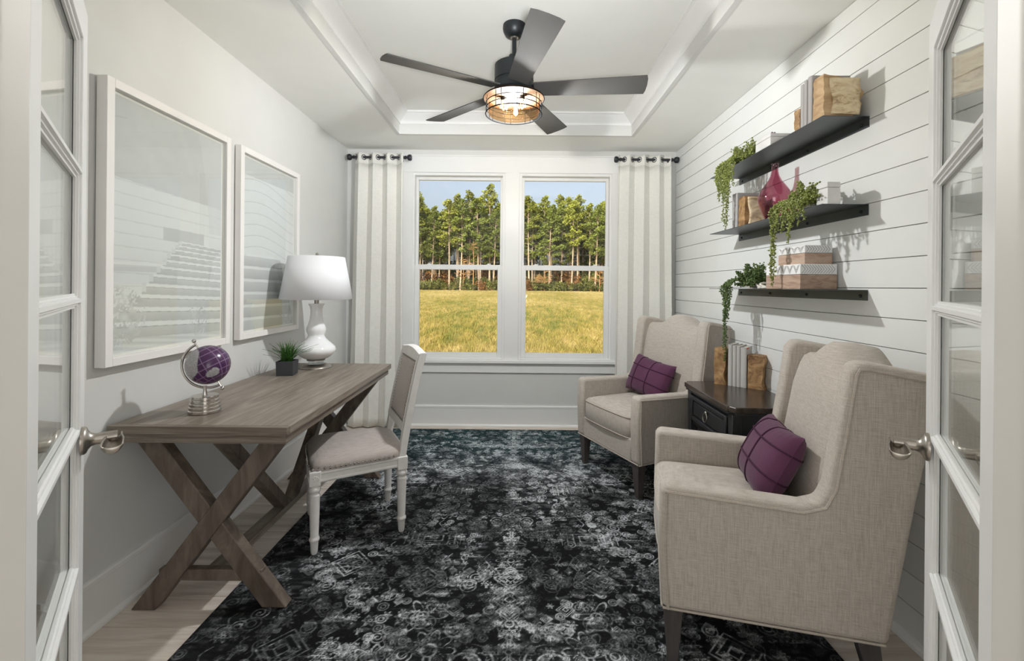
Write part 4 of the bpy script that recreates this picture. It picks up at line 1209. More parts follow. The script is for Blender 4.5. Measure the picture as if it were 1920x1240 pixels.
# middle shelf
marble_box((1.402, 2.050, SH2 + E1), 0.060, 0.070, 0.100, 'small upright marble block behind the trailing plant on the middle shelf', False, rad(4))
for k, (yy, t, h) in enumerate(((2.882, 0.034, 0.226), (2.919, 0.030, 0.226))):
    book((1.388, yy, SH2 + E1), 0, t, h, 0.150, book_grey, ('grey book touching the knotty stump on the middle shelf', 'grey book farther from the knotty stump on the middle shelf')[k], 'grey books on the middle shelf')
stump((1.440, 2.798, SH2 + E1), rad(90), 0.125, 0.080, 0.185, 'knotty brown wood stump bookend on the middle shelf', None, (stump_warm, stump_face), 14)
def build_vase():
    root = thing('glass_vase', 'purple glass teardrop vase with a narrow neck on the middle shelf', 'vase', (1.432, 2.530, SH2 + E1))
    prof = [(0.040, 0.0), (0.044, 0.003), (0.060, 0.035), (0.078, 0.080), (0.086, 0.115), (0.085, 0.135), (0.074, 0.165), (0.055, 0.195), (0.036, 0.222), (0.023, 0.250), (0.0175, 0.275), (0.0175, 0.312), (0.0195, 0.320)]
    m = MB().lathe(prof, 48); m.f = [q for q in m.f if len(q) == 4] + [tuple(range(47, -1, -1))]
    m.build('body', vase_glass, root, smooth=True, angle=60)
    ins = [(0.036, 0.006), (0.041, 0.010), (0.056, 0.037), (0.074, 0.082), (0.081, 0.115), (0.080, 0.135), (0.069, 0.165), (0.050, 0.195), (0.032, 0.222), (0.019, 0.250), (0.0140, 0.275), (0.0140, 0.312)]
    m = MB().lathe(ins, 48); m.f = [q for q in m.f if len(q) == 4] + [tuple(range(47, -1, -1))]
    m.build('inner_wall', vase_glass, root, smooth=True, angle=60)
    MB().tube([(0.0168 * math.cos(2 * math.pi * q / 32), 0.0168 * math.sin(2 * math.pi * q / 32), 0.319) for q in range(32)], 0.0032, 8, closed=True).build('lip', vase_glass, root, smooth=True)
build_vase()
# lower shelf: two chevron boxes
def chevron_box(loc, dx, dy, h, label, rz=0.0):
    """near end faces -y, long front faces -x"""
    root = thing('chevron_box', label, 'box', loc, rz, 'stacked chevron boxes')
    hz = h * 0.58
    MB().box(-dx / 2, dx / 2, -dy / 2, dy / 2, 0, hz).build('body', box_wood, root, bevel=0.0015)
    MB().box(-dx / 2 + 0.003, dx / 2 - 0.003, -dy / 2 + 0.003, dy / 2 - 0.003, hz, hz + 0.0015).build('lid_joint', ink, root)
    lid = MB().box(-dx / 2, dx / 2, -dy / 2, dy / 2, hz + 0.0015, h).build('lid', lid_white, root, bevel=0.0015)
    z0, z1 = hz + 0.005, h - 0.004; zm = (z0 + z1) / 2
    def stroke(m, fn, a, b, w=0.0015):
        (p0, q0), (p1, q1) = a, b
        d = Vector((p1 - p0, q1 - q0)).normalized(); n = Vector((-d.y, d.x)) * w / 2
        m.add([fn(p0 - n.x, q0 - n.y), fn(p1 - n.x, q1 - n.y), fn(p1 + n.x, q1 + n.y), fn(p0 + n.x, q0 + n.y)], [(0, 1, 2, 3)])
    e = 0.0004
    m = MB(); fn = lambda p, q: (p, -dy / 2 - e, q)
    step = 0.013; s = (z1 - z0) / 2 * 0.9
    p = -dx / 2 + 0.006
    while p + s < dx / 2 - 0.003:
        stroke(m, fn, (p, z0), (p + s, zm)); stroke(m, fn, (p, z1), (p + s, zm)); p += step
    m.build('chevron_print', ink, lid)
    m = MB(); fn = lambda p, q: (-dx / 2 - e, p, q)
    per = 0.052; 
    for o in (0, 0.006, 0.012):
        p = -dy / 2 + 0.006
        while p + per < dy / 2 - 0.002:
            stroke(m, fn, (p + o, z1 - o * 0.3), (p + per / 2, z0 + o * 1.4)); stroke(m, fn, (p + per / 2, z0 + o * 1.4), (p + per - o, z1 - o * 0.3)); p += per
    m.build('chevron_print', ink, lid)
    return root
chevron_box((1.452, 2.335, SH3 + E1), 0.178, 0.300, 0.122, 'larger white chevron-lidded wooden box under the smaller one')
chevron_box((1.463, 2.315, SH3 + 0.122 + 2 * E1), 0.134, 0.222, 0.092, 'smaller white chevron-lidded wooden box stacked on the larger one')

def chain_decor():
    root = thing('wooden_chain', 'whitewashed wooden chain links lying beside the chevron boxes', 'chain decor', (1.428, 2.590, SH3 + E1))
    for k in range(4):
        pts = []
        for q in range(24):
            a = 2 * math.pi * q / 24
            x, y = 0.040 * math.cos(a), 0.026 * math.sin(a)
            if k % 2: p = Vector((x, y, 0.0068 + 0.014 + 0.011 * math.sin(a)))
            else: p = Vector((x, y, 0.0068))
            pts.append(p + Vector((-0.018 + 0.012 * k, -0.060 + 0.044 * k, 0.0)))
        MB().tube(pts, 0.0065, 8, closed=True).build('link', white_wood, root, smooth=True)
chain_decor()

# ------------------------------------------------------------------ trailing plants
def leaf_bits(m, p, R, size):
    """one small plump leaf (stretched octahedron) at p"""
    d = Vector((R.uniform(-1, 1), R.uniform(-1, 1), R.uniform(-0.5, 0.8))).normalized()
    a = d.orthogonal().normalized(); b = d.cross(a)
    L, w = size * R.uniform(0.9, 1.3), size * R.uniform(0.5, 0.7)
    c = p + d * L * 0.6
    m.add([c - d * L * 0.6, c + d * L * 0.75, c + a * w, c - a * w, c + b * w, c - b * w],
          [(0, 2, 4), (0, 4, 3), (0, 3, 5), (0, 5, 2), (1, 4, 2), (1, 3, 4), (1, 5, 3), (1, 2, 5)])
def trailing_plant(loc, strands, label, mat, seed, mound, pot=(0.036, 0.034), size=0.0100):
    R = random.Random(seed)
    root = thing('trailing_plant', label, 'plant', loc)
    MB().lathe([(pot[0] * 0.8, 0.0), (pot[0], pot[1] * 0.6), (pot[0] * 1.02, pot[1]), (pot[0] * 0.85, pot[1]), (pot[0] * 0.85, pot[1] - 0.008), (0.0, pot[1] - 0.008)], 24).build('pot', white_wood, root, smooth=True, angle=40)
    # bushy crown of short sprigs
    rx, ry, rz_, cz = mound
    for k in range(60):
        a = R.uniform(0, 2 * math.pi); el = R.uniform(0.05, 1.0)
        tip = Vector((math.cos(a) * math.sqrt(1 - el * el * 0.8) * rx, math.sin(a) * math.sqrt(1 - el * el * 0.8) * ry, cz + el * rz_)) * R.uniform(0.8, 1.05)
        base = Vector((math.cos(a) * 0.015, math.sin(a) * 0.015, pot[1] - 0.01))
        m = MB()
        pts = [base.lerp(tip, t / 4) + Vector((0, 0, 0.014 * math.sin(math.pi * t / 4))) for t in range(5)]
        m.tube(pts, 0.0012, 4)
        for j in range(26):
            t = 0.25 + 0.75 * j / 25
            p = base.lerp(tip, t) + Vector((R.uniform(-1, 1), R.uniform(-1, 1), R.uniform(-1, 1))) * 0.009
            leaf_bits(m, p, R, size)
        m.build('sprig', mat, root)
    for (sx, sy, top, low, wob) in strands:
        m = MB(); pts = []
        n = max(8, int((top - low) / 0.02))
        # over the rim, over the shelf edge, then down
        st = Vector((0.0, sy * 0.6, pot[1])); ed = Vector((sx, sy, top))
        for t in range(6): pts.append(st.lerp(ed, t / 5) + Vector((0, 0, 0.03 * math.sin(math.pi * t / 5))))
        for t in range(1, n + 1):
            f = t / n
            pts.append(Vector((sx - 0.006 * math.sin(f * 5 + wob), sy + 0.010 * math.sin(f * 4 + wob * 2), top + (low - top) * f)))
        m.tube(pts, 0.0013, 5)
        for i in range(len(pts) - 1):
            cnt = max(2, int((pts[i + 1] - pts[i]).length / 0.0042))
            for j in range(cnt):
                p = pts[i].lerp(pts[i + 1], j / cnt) + Vector((R.uniform(-1, 1), R.uniform(-1, 1), R.uniform(-1, 1))) * 0.0035
                leaf_bits(m, p, R, size * (0.85 if i > len(pts) * 0.7 else 1.0))
        m.build('strand', mat, root)
    return root
RS = random.Random(77)
def fan_strands(n, x, y0, y1, top, lows):
    out = []
    for k in range(n):
        f = k / max(1, n - 1)
        out.append((x + RS.uniform(-0.008, 0.006), y0 + (y1 - y0) * f + RS.uniform(-0.008, 0.008), top, lows[k % len(lows)] * RS.uniform(0.9, 1.05), RS.uniform(0, 6)))
    return out
p1 = trailing_plant((1.425, 2.84, SH1 + E1), fan_strands(20, -0.098, -0.03, 0.185, 0.030, [-0.14, -0.10, -0.20, -0.12, -0.17]) + [(-0.100, 0.055, 0.03, -0.40, 1.0), (-0.097, 0.085, 0.03, -0.34, 3.0), (-0.102, 0.045, 0.03, -0.37, 2.0)],
                    'trailing pearl succulent spilling over the end of the topmost shelf', bead_green, 31, (0.085, 0.17, 0.120, 0.020))
p2 = trailing_plant((1.378, 2.160, SH2 + E1), fan_strands(18, -0.054, -0.06, 0.185, 0.028, [-0.03, -0.06, -0.04, -0.09]) + [(-0.060, 0.188, 0.03, -0.37, 1.0), (-0.058, 0.196, 0.03, -0.30, 3.0), (-0.060, 0.180, 0.03, -0.34, 2.5), (-0.058, 0.05, 0.03, -0.16, 4.0), (-0.056, 0.04, 0.03, -0.12, 2.0), (-0.058, 0.10, 0.03, -0.10, 5.0)],
                    'trailing pearl succulent beside the purple vase, one strand reaching the chevron boxes', bead_green, 32, (0.055, 0.120, 0.135, 0.015))
p3 = trailing_plant((1.430, 2.760, SH3 + E1), fan_strands(8, -0.100, 0.08, 0.17, 0.020, [-0.10, -0.14, -0.20, -0.08]) + [(-0.104, 0.135, 0.02, -0.47, 1.0), (-0.100, 0.145, 0.02, -0.40, 3.0), (-0.102, 0.13, 0.02, -0.35, 5.0)],
                    'dark bushy trailing plant on the lowest shelf beside the chevron boxes', bead_dark, 33, (0.095, 0.135, 0.150, 0.015))

# ------------------------------------------------------------------ books on the side table
ang = math.atan2(-0.087, 0.10) + rad(90)          # direction from spine into the book
row = Vector((0.10, -0.087)).normalized(); dep = Vector((row.y * -1, row.x))
base = Vector((1.345, 2.885))
specs = [(0.026, 0.262, 'pale grey book farthest from the squared stump on the side table'), (0.022, 0.258, 'slim pale grey book second from the wavy-edged stump on the side table'),
         (0.022, 0.256, 'slim pale grey book next to the orange-marked one on the side table'), (0.034, 0.250, 'thick pale grey book with an orange mark at its top on the side table')]
s = 0.0
for k, (t, h, lab) in enumerate(specs):
    p = base + row * (s + t / 2)
    b = book((p.x, p.y, TZ + E1), ang, t, h, 0.135, book_pale, lab, 'pale books on the side table')
    if k == 3:
        MB().box(0.004, 0.055, -t / 2 - 0.0006, -t / 2 + 0.0002, h - 0.012, h - 0.003).build('orange_mark', orange_ink, b)
    s += t + 0.0015
q = base + row * (-0.050) + dep * 0.045
stump((q.x, q.y, TZ + E1), ang, 0.070, 0.105, 0.232, 'wavy-edged wood stump bookend on the side table, by the corner armchair', None, (stump_warm,), 41, bulge=0.02)
q = base + row * (s + 0.048) + dep * 0.045
stump((q.x, q.y, TZ + E1), ang, 0.088, 0.095, 0.205, 'squared wood stump bookend against the orange-marked book on the side table', None, (stump_warm,), 47, bulge=0.008)

# ================================================================== ceiling fan
def build_fan():
    cx, cy = -0.030, 2.625
    root = thing('ceiling_fan', 'dark five-blade ceiling fan with a caged amber glass light', 'ceiling fan', (cx, cy, ZT))
    Zb = 2.505 - ZT
    MB().lathe([(0.066, -0.0005), (0.067, -0.020), (0.064, -0.034), (0.052, -0.058), (0.034, -0.070), (0.022, -0.073)], 32).build('canopy', black_metal, root, smooth=True, angle=50)
    MB().lathe([(0.024, -0.072), (0.018, -0.080), (0.012, -0.082)], 20).build('hanger_ball', nickel, root, smooth=True)
    MB().tube([(0, 0, -0.075), (0, 0, Zb + 0.175)], 0.0125, 16).build('downrod', black_metal, root, smooth=True)
    MB().lathe([(0.014, Zb + 0.215), (0.030, Zb + 0.210), (0.032, Zb + 0.170), (0.036, Zb + 0.158)], 24).build('yoke_cover', black_metal, root, smooth=True, angle=50)
    MB().lathe([(0.040, Zb + 0.158), (0.104, Zb + 0.156), (0.112, Zb + 0.150), (0.113, Zb + 0.062), (0.109, Zb + 0.058), (0.109, Zb + 0.052), (0.114, Zb + 0.048), (0.112, Zb + 0.004), (0.100, Zb - 0.006),
                (0.118, Zb - 0.014), (0.128, Zb - 0.022), (0.128, Zb - 0.030), (0.060, Zb - 0.030)], 48).build('motor_housing', black_metal, root, smooth=True, angle=35)
    blade = MB()
    n = 14
    top = []; bot = []
    for j in range(n + 1):
        t = j / n; r = 0.118 + (0.742 - 0.118) * t
        w0 = 0.058 + 0.020 * t; w1 = 0.058 + 0.020 * t
        tip = 0.012 * (1 - ((t - 0.5) / 0.5) ** 2)
        top.append((r, w0)); bot.append((r, -w1))
    edge = top + [(0.749, 0.050), (0.752, 0.0), (0.749, -0.050)] + bot[::-1]
    pitch = rad(-13)
    def bf(p, q, d): 
        y = q * math.cos(pitch) - d * math.sin(pitch); zz = q * math.sin(pitch) + d * math.cos(pitch)
        return (p, y, Zb + 0.012 + zz)
    blade.prism(edge, bf, -0.0028, 0.0028)
    fan_blade = plain('fan_blade', '#5a5957', 0.8, metal=0.0, var=0.06, spec=0.03)
    bm = blade.mesh('blade', fan_blade, True, 30)
    iron = MB().prism([(0.09, 0.030), (0.17, 0.042), (0.185, 0.030), (0.185, -0.030), (0.17, -0.042), (0.09, -0.030)], lambda p, q, d: bf(p, q, d), 0.0030, 0.0075).mesh('blade_iron', black_metal)
    for k in range(5):
        a = rad(-6.5 + 72 * k)
        b = place(bm, 'blade', root, rot=(0, 0, a)); place(iron, 'blade_iron', b)
    # light kit: disc, seeded drum, wire cage, bulbs
    zt = Zb - 0.030
    MB().lathe([(0.060, zt), (0.150, zt - 0.001), (0.172, zt - 0.004), (0.173, zt - 0.010), (0.150, zt - 0.010), (0.060, zt - 0.008)], 56).build('light_plate', plain('plate_bronze', '#3a2c20', 0.8, spec=0.05), root, smooth=True, angle=40)
    g = MB().lathe([(0.146, zt - 0.0105), (0.147, zt - 0.085), (0.142, zt - 0.098), (0.120, zt - 0.103), (0.001, zt - 0.104)], 56); g.f = [q for q in g.f if len(q) == 4]
    g.build('glass_drum', amber_glass, root, smooth=True, angle=60)
    cage = MB()
    def ring(r, z, w): cage.tube([(r * math.cos(2 * math.pi * q / 56), r * math.sin(2 * math.pi * q / 56), z) for q in range(56)], w, 6, closed=True)
    ring(0.176, zt - 0.012, 0.0026); ring(0.1605, zt - 0.040, 0.0022); ring(0.1605, zt - 0.068, 0.0022); ring(0.162, zt - 0.100, 0.0030)
    for k in range(8):
        a = 2 * math.pi * (k + 0.3) / 8
        for da in (-0.11, 0.11):
            c, s = math.cos(a + da), math.sin(a + da)
            cage.tube([(0.160 * c, 0.160 * s, zt - 0.010), (0.1605 * c, 0.1605 * s, zt - 0.100)], 0.0017, 5)
    cage.build('wire_cage', plain('cage_black', '#0d0d0e', 0.8, spec=0.0), root, smooth=True)
    for k in range(3):
        a = rad(200 + 120 * k); x, y = 0.062 * math.cos(a), 0.062 * math.sin(a)
        so = MB().lathe([(0.016, zt - 0.009), (0.016, zt - 0.030)], 14, (x, y, 0)).build('bulb_socket', black_metal, root, smooth=True, angle=50)
        MB().lathe([(0.011, zt - 0.030), (0.014, zt - 0.040), (0.022, zt - 0.058), (0.023, zt - 0.070), (0.016, zt - 0.084), (0.001, zt - 0.090)], 16, (x, y, 0)).build('bulb', bulb_shell, so, smooth=True)
        MB().tube([(x - 0.006, y, zt - 0.040), (x - 0.008, y, zt - 0.074), (x, y + 0.006, zt - 0.078), (x + 0.008, y, zt - 0.074), (x + 0.006, y, zt - 0.040)], 0.0042, 6).build('filament', bulb_glow, so, smooth=True)
    lt = add_light('fan_bulb_light', 'POINT', 120.0, (0, 0, zt - 0.062), color=(0.82, 1.0, 1.32), shadow_soft_size=0.035)
    lt.parent = root
build_fan()

# ================================================================== curtains
def build_rod(x0, x1, z, label):
    y = YB - 0.088
    root = thing('curtain_rod', label, 'curtain rod', ((x0 + x1) / 2, y, z), 0, 'short curtain rods beside the window')
    h = (x1 - x0) / 2
    MB().tube([(-h + 0.04, 0, 0), (h - 0.04, 0, 0)], 0.0125, 14).build('rod', rod_metal, root, smooth=True, angle=50)
    for s in (-1, 1):
        f = MB().lathe([(0.012, 0.0), (0.018, 0.004), (0.018, 0.010), (0.011, 0.018), (0.010, 0.024), (0.026, 0.034), (0.031, 0.046), (0.031, 0.056), (0.026, 0.066), (0.020, 0.068), (0.0, 0.068)], 12,
                       fn=lambda p: (s * (h - 0.068 + p[2]), p[0], p[1]))
        f.build('finial', rod_metal, root, smooth=True, angle=30)
        bx = s * (h - 0.10)
        MB().box(bx - 0.006, bx + 0.006, -0.004, 0.0875, -0.024, -0.0125).box(bx - 0.010, bx + 0.010, 0.080, 0.0878, -0.055, 0.015).build('bracket', rod_metal, root)
build_rod(-1.648, -1.030, 2.612, 'dark short curtain rod in the corner above the lamp side curtain')
build_rod(0.925, 1.543, 2.612, 'dark short curtain rod in the corner above the armchair side curtain')

def build_curtain(x0, x1, bx0, bx1, flip, label, tagged=False):
    y = YB - 0.088; zt, zb = 2.655, 0.012
    root = thing('curtain', label, 'curtain', ((x0 + x1) / 2, y, 0), 0, 'linen grommet curtains')
    cx = (x0 + x1) / 2
    nw = 3.5
    def wave(u, v):
        zz = zb + (zt - zb) * v
        a = x0 + (x1 - x0) * u; b = bx0 + (bx1 - bx0) * u
        k = v ** 0.8
        ph = 2 * math.pi * nw * u + flip
        am = 0.040 * k + 0.030 * (1 - k)
        yy = am * math.sin(ph) + (1 - v) * 0.012 * math.sin(ph * 0.47 + 1.3)
        xx = a * k + b * (1 - k) + 0.014 * math.sin(2 * ph) * (0.8 - 0.3 * k) + (1 - v) * 0.008 * math.sin(u * 9 + v * 3)
        zz += 0.010 * math.sin(ph + 0.6) * (1 if v > 0.999 else 0)
        yy = min(yy, 0.060)
        return (xx - cx, yy, zz)
    def sheet(v0, v1, nv, name, off):
        m = MB().grid(lambda u, v: wave(u, v0 + (v1 - v0) * v), 113, nv)
        return m.build(name, curtain_cloth, root, smooth=True, angle=180, solid=off)
    hb = 1 - 0.105 / (zt - zb)
    sheet(0.0, hb, 30, 'curtain_cloth', 0.0025); sheet(hb, 1.0, 4, 'heading_band', 0.005)
    # grommets where the cloth crosses the rod line
    for k in range(int(nw * 2) + 1):
        u = (k * math.pi - flip) / (2 * math.pi * nw)
        if u < 0.03 or u > 0.97: continue
        vr = (2.612 - zb) / (zt - zb)
        p = Vector(wave(u, vr)); t = (Vector(wave(u + 0.008, vr)) - Vector(wave(u - 0.008, vr))).normalized()
        up = Vector((0, 0, 1))
        MB().tube([p + (t * math.cos(a) + up * math.sin(a)) * 0.023 for a in [2 * math.pi * q / 24 for q in range(24)]], 0.0052, 6, closed=True).build('grommet', rod_metal, root, smooth=True)
    if tagged:
        p = wave(0.05, 0.045)
        MB().box(p[0] - 0.016, p[0] + 0.016, p[1] - 0.045, p[1] - 0.043, p[2], p[2] + 0.03).build('care_label', cloth_tag, root)
build_curtain(-1.575, -1.098, -1.625, -1.085, 2.4, 'white linen grommet curtain behind the table lamp')
build_curtain(0.962, 1.462, 0.935, 1.505, 0.4, 'white linen grommet curtain behind the corner armchair')

# ================================================================== outdoors: field and pine wood
GZ0, GY1, GZ1 = -0.60, 108.0, 0.33
def ground_z(y): 
    t = min(1.0, max(0.0, (y - 6) / (GY1 - 6)))
    return GZ0 + (GZ1 - GZ0) * t
def field_mat():
    m, nt, b = new_mat('field_grass')
    v = coords(nt, (0.10, 0.035, 1)); v2 = coords(nt, (2.2, 0.5, 1)); v3 = coords(nt, (14, 4, 1))
    n1 = node(nt, 'ShaderNodeTexNoise'); n1.inputs['Scale'].default_value = 1; n1.inputs['Detail'].default_value = 5; nt.links.new(v, n1.inputs['Vector'])
    n2 = node(nt, 'ShaderNodeTexNoise'); n2.inputs['Scale'].default_value = 1; n2.inputs['Detail'].default_value = 6; nt.links.new(v2, n2.inputs['Vector'])
    mx = node(nt, 'ShaderNodeMath', operation='MULTIPLY_ADD'); mx.inputs[1].default_value = 0.5
    nt.links.new(n1.outputs['Fac'], mx.inputs[0])
    hf = node(nt, 'ShaderNodeMath', operation='MULTIPLY'); hf.inputs[1].default_value = 0.5; nt.links.new(n2.outputs['Fac'], hf.inputs[0]); nt.links.new(hf.outputs[0], mx.inputs[2])
    c = ramp(nt, mx.outputs[0], [(0.36, lin('#6f7237')), (0.46, lin('#8f8346')), (0.54, lin('#a29157')), (0.64, lin('#bbab78'))])
    nt.links.new(c, b.inputs['Base Color']); b.inputs['Roughness'].default_value = 0.95; b.inputs['Specular IOR Level'].default_value = 0.05
    return m
fm = field_mat()
g = MB(); ys = [4.62, 6, 12, 20, 30, 40, 55, 70, 85, 108, 130, 200, 420]
for a, b_ in zip(ys[:-1], ys[1:]):
    g.add([(-260, a, ground_z(a)), (260, a, ground_z(a)), (260, b_, ground_z(b_)), (-260, b_, ground_z(b_))], [(0, 1, 2, 3)])
struct(g.build('ground', fm))
# dry grass tufts over the field
def build_grass():
    rng = np.random.default_rng(2); n = 90000
    yy = 1.0 / rng.uniform(1 / 107.0, 1 / 9.0, n); xx = rng.uniform(-1, 1, n) * (yy * 0.30 + 2.0)
    zz = GZ0 + (GZ1 - GZ0) * np.clip((yy - 6) / (GY1 - 6), 0, 1)
    h = rng.uniform(0.05, 0.17, n); w = rng.uniform(0.006, 0.014, n) * (1 + yy / 45)
    a = rng.uniform(0, math.pi, n); lx = rng.normal(0, 0.06, n); ly = rng.normal(0, 0.06, n)
    dx, dy = np.cos(a) * w, np.sin(a) * w
    co = np.stack([np.stack([xx - dx, yy - dy, zz], 1), np.stack([xx + dx, yy + dy, zz], 1), np.stack([xx + lx, yy + ly, zz + h], 1)], 1)
    me = bpy.data.meshes.new('dry_grass')
    me.vertices.add(3 * n); me.vertices.foreach_set('co', co.reshape(-1).astype(np.float32))
    me.loops.add(3 * n); me.loops.foreach_set('vertex_index', np.arange(3 * n, dtype=np.int32))
    me.polygons.add(n); me.polygons.foreach_set('loop_start', np.arange(0, 3 * n, 3, dtype=np.int32)); me.update(calc_edges=True)
    me.materials.append(fm)
    o = place(me, 'dry_grass'); o['kind'] = 'stuff'
    tag(o, 'dry golden grass covering the field outside the window', 'grass')
build_grass()

def leaf_cloud(m, c, r, n, R, size, flat=0.7):
    for _ in range(n):
        d = Vector((R.gauss(0, 1), R.gauss(0, 1), R.gauss(0, 1))).normalized() * (R.random() ** 0.45)
        p = Vector(c) + Vector((d.x * r, d.y * r, d.z * r * flat))
        a = Vector((R.uniform(-1, 1), R.uniform(-1, 1), R.uniform(-0.6, 0.6))).normalized(); b = a.orthogonal().normalized()
        q = R.random() * 6.28; b = (b * math.cos(q) + a.cross(b) * math.sin(q))
        s = size * R.uniform(0.6, 1.3)
        m.add([p - a * s, p + b * s * 0.55, p + a * s, p - b * s * 0.55], [(0, 1, 2, 3)])
def make_pine(seed, H, crown0, spread):
    R = random.Random(seed)
    root = thing('pine_tree', 'tall pine', 'tree')
    bend = [R.uniform(-0.5, 0.5) for _ in range(2)]
    def axis(t): return Vector((bend[0] * math.sin(t * 2.4), bend[1] * t * t, H * t))
    tr = MB().tube([axis(k / 8) for k in range(9)], [0.24 * (1 - 0.80 * k / 8) for k in range(9)], 7)
    br = MB(); cr = MB()
    n = 44
    for k in range(n):
        t = crown0 + (1 - crown0) * (k / (n - 1)) ** 0.9
        f = (t - crown0) / (1 - crown0)
        L = spread * (0.45 + 0.75 * math.sin(math.pi * min(1, f * 0.85 + 0.15))) * R.uniform(0.55, 1.15) * (1 - 0.55 * f * f)
        a = R.uniform(0, 6.28); s = axis(t * 0.99)
        e = s + Vector((math.cos(a) * L, math.sin(a) * L, L * R.uniform(0.05, 0.40)))
        br.tube([s, s.lerp(e, 0.5) + Vector((0, 0, 0.12)), e], [0.05, 0.035, 0.015], 4)
        leaf_cloud(cr, e, R.uniform(0.60, 1.05), 46, R, 0.26)
        leaf_cloud(cr, s.lerp(e, 0.62), R.uniform(0.45, 0.8), 22, R, 0.24)
    for k in range(7):
        t = crown0 * R.uniform(0.45, 0.98); s = axis(t); a = R.uniform(0, 6.28); L = R.uniform(0.6, 1.6)
        br.tube([s, s + Vector((math.cos(a) * L, math.sin(a) * L, -0.1 + 0.2 * R.random()))], [0.035, 0.012], 4)
    tr.build('trunk', bark, root, smooth=True); br.build('branches', bark, root)
    cr.build('crown', pine_leaf if seed % 2 else pine_leaf2, root)
    return root
pines = [make_pine(1, 23.0, 0.50, 2.5), make_pine(2, 20.5, 0.42, 2.8), make_pine(3, 24.5, 0.58, 2.2), make_pine(4, 18.5, 0.38, 2.6)]
pine_lab = ['tall straight pine with olive crown at the far edge of the field', 'full dark green pine with low branches at the far edge of the field',
            'tallest slim pine with a small high crown at the far edge of the field', 'shorter bushy pine with low branches at the far edge of the field']
pine_deep = ['straight olive-crowned pine deeper in the wood, behind the front trunks', 'full dark green pine deeper in the wood, behind the front trunks',
             'slim high-crowned pine deeper in the wood, behind the front trunks', 'bushy low-branched pine deeper in the wood, behind the front trunks']
for i, p in enumerate(pines): p['label'] = pine_lab[i]; p['group'] = 'pines of the wood beyond the field'
used = [False] * 4
RT = random.Random(99)
rows = [(109.5, 4.4), (112.5, 3.6), (116.0, 3.0), (120.0, 2.9), (125.0, 2.8), (131.0, 2.8), (138.0, 2.8)]
for yr, sp in rows:
    x = -38.0 - RT.random() * 2
    while x < 38:
        k = RT.randrange(4)
        o = pines[k] if not used[k] else copy_tree(pines[k]); used[k] = True
        yy = yr + RT.uniform(-1.2, 1.2)
        o.location = (x, yy, ground_z(yy) - 0.02); s = RT.uniform(0.84, 1.08)
        if yr > 119: s *= 1.0
        o.scale = (s, s, s); o.rotation_euler = (0, 0, RT.uniform(0, 6.28))
        o['label'] = pine_lab[k] if yr < 113 else pine_deep[k]
        x += sp * RT.uniform(0.6, 1.4)
# bare deciduous tree in front of the pines
def bare_tree(loc, H, seed):
    R = random.Random(seed); root = thing('bare_tree', 'leafless tan tree with spreading twigs at the foot of the pines', 'tree', loc, 0, 'leafless trees by the pines')
    m = MB(); m.tube([(0, 0, 0), (0.1, 0, H * 0.5), (0, 0.1, H)], [0.13, 0.09, 0.02], 6); m.build('trunk', bare_twig, root)
    t = MB()
    def grow(p, d, L, r, n):
        e = p + d * L; t.tube([p, p.lerp(e, 0.5) + Vector((0, 0, L * 0.04)), e], [r, r * 0.7, r * 0.4], 4)
        if n == 0: return
        for _ in range(4):
            q = p.lerp(e, R.uniform(0.35, 1.0)); dd = (d + Vector((R.uniform(-.8, .8), R.uniform(-.8, .8), R.uniform(-.3, .6)))).normalized()
            grow(q, dd, L * R.uniform(0.45, 0.65), r * 0.55, n - 1)
    for k in range(16):
        a = R.uniform(0, 6.28); z = H * R.uniform(0.28, 0.95)
        grow(Vector((0.05, 0, z)), Vector((math.cos(a), math.sin(a), R.uniform(0.05, 0.5))).normalized(), 2.3 * (1.15 - z / H), 0.085, 2)
    t.build('branches', bare_twig, root)
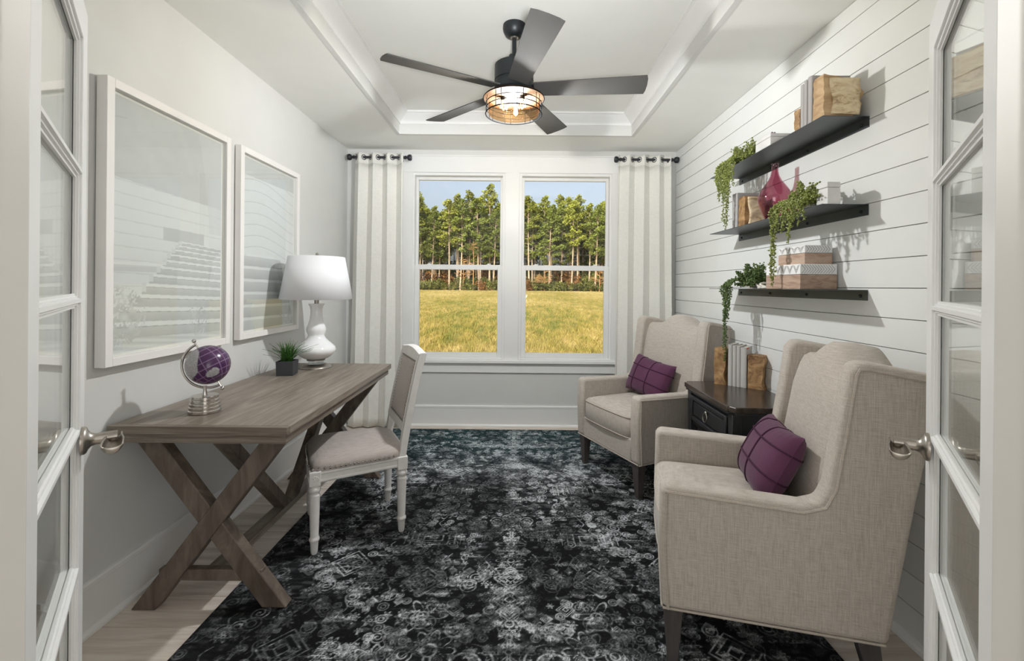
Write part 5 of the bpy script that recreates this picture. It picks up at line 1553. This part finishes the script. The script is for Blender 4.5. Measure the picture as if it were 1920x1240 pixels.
for (x, y, H, s) in ((-10.5, 107.5, 12.5, 1), (-13.0, 108.5, 8.0, 2), (19.5, 107.8, 6.5, 3), (6.5, 108.2, 5.5, 4)): bare_tree((x, y, ground_z(y)), H, s)
# undergrowth along the edge
def make_shrub(seed, mat):
    R = random.Random(seed); root = thing('woodland_shrub', 'shrub', 'shrub')
    m = MB()
    for k in range(16):
        c = (R.uniform(-1.3, 1.3), R.uniform(-0.8, 0.8), R.uniform(0.35, 2.0)); leaf_cloud(m, c, R.uniform(0.45, 0.8), 42, R, 0.18, 0.9)
    m.build('foliage', mat, root)
    t = MB()
    for k in range(9): t.tube([(R.uniform(-.7, .7), R.uniform(-.4, .4), 0), (R.uniform(-1.3, 1.3), R.uniform(-.8, .8), R.uniform(1.2, 2.6))], [0.03, 0.012], 4)
    t.build('stems', bare_twig, root)
    return root
shr = [make_shrub(5, shrub_leaf), make_shrub(6, shrub_leaf), make_shrub(7, shrub_rust)]
shl = ['olive green shrub in the undergrowth below the pines', 'broad dark shrub in the undergrowth below the pines', 'rust brown shrub in the undergrowth below the pines']
shd = ['tall olive green bush in the shade among the pine trunks', 'tall dark broad bush in the shade among the pine trunks', 'tall rust brown bush in the shade among the pine trunks']
for i, p in enumerate(shr): p['label'] = shl[i]; p['group'] = 'undergrowth at the edge of the wood'
us = [False] * 3
for yr, sp, sc in ((108.2, 2.2, 0.95), (111.0, 2.0, 1.25), (115.0, 2.2, 1.9), (122.0, 2.4, 2.6), (129.0, 2.6, 3.2)):
    x = -36.0
    while x < 36:
        k = RT.choice([0, 0, 1, 1, 2])
        o = shr[k] if not us[k] else copy_tree(shr[k]); us[k] = True
        yy = yr + RT.uniform(-0.6, 0.6); s = sc * RT.uniform(0.8, 1.2)
        o.location = (x, yy, ground_z(yy) - 0.05); o.scale = (s, s, s); o.rotation_euler = (0, 0, RT.uniform(0, 6.28))
        if yr > 113: o['label'] = shd[k]
        x += sp * RT.uniform(0.7, 1.3) * max(1, sc * 0.7)
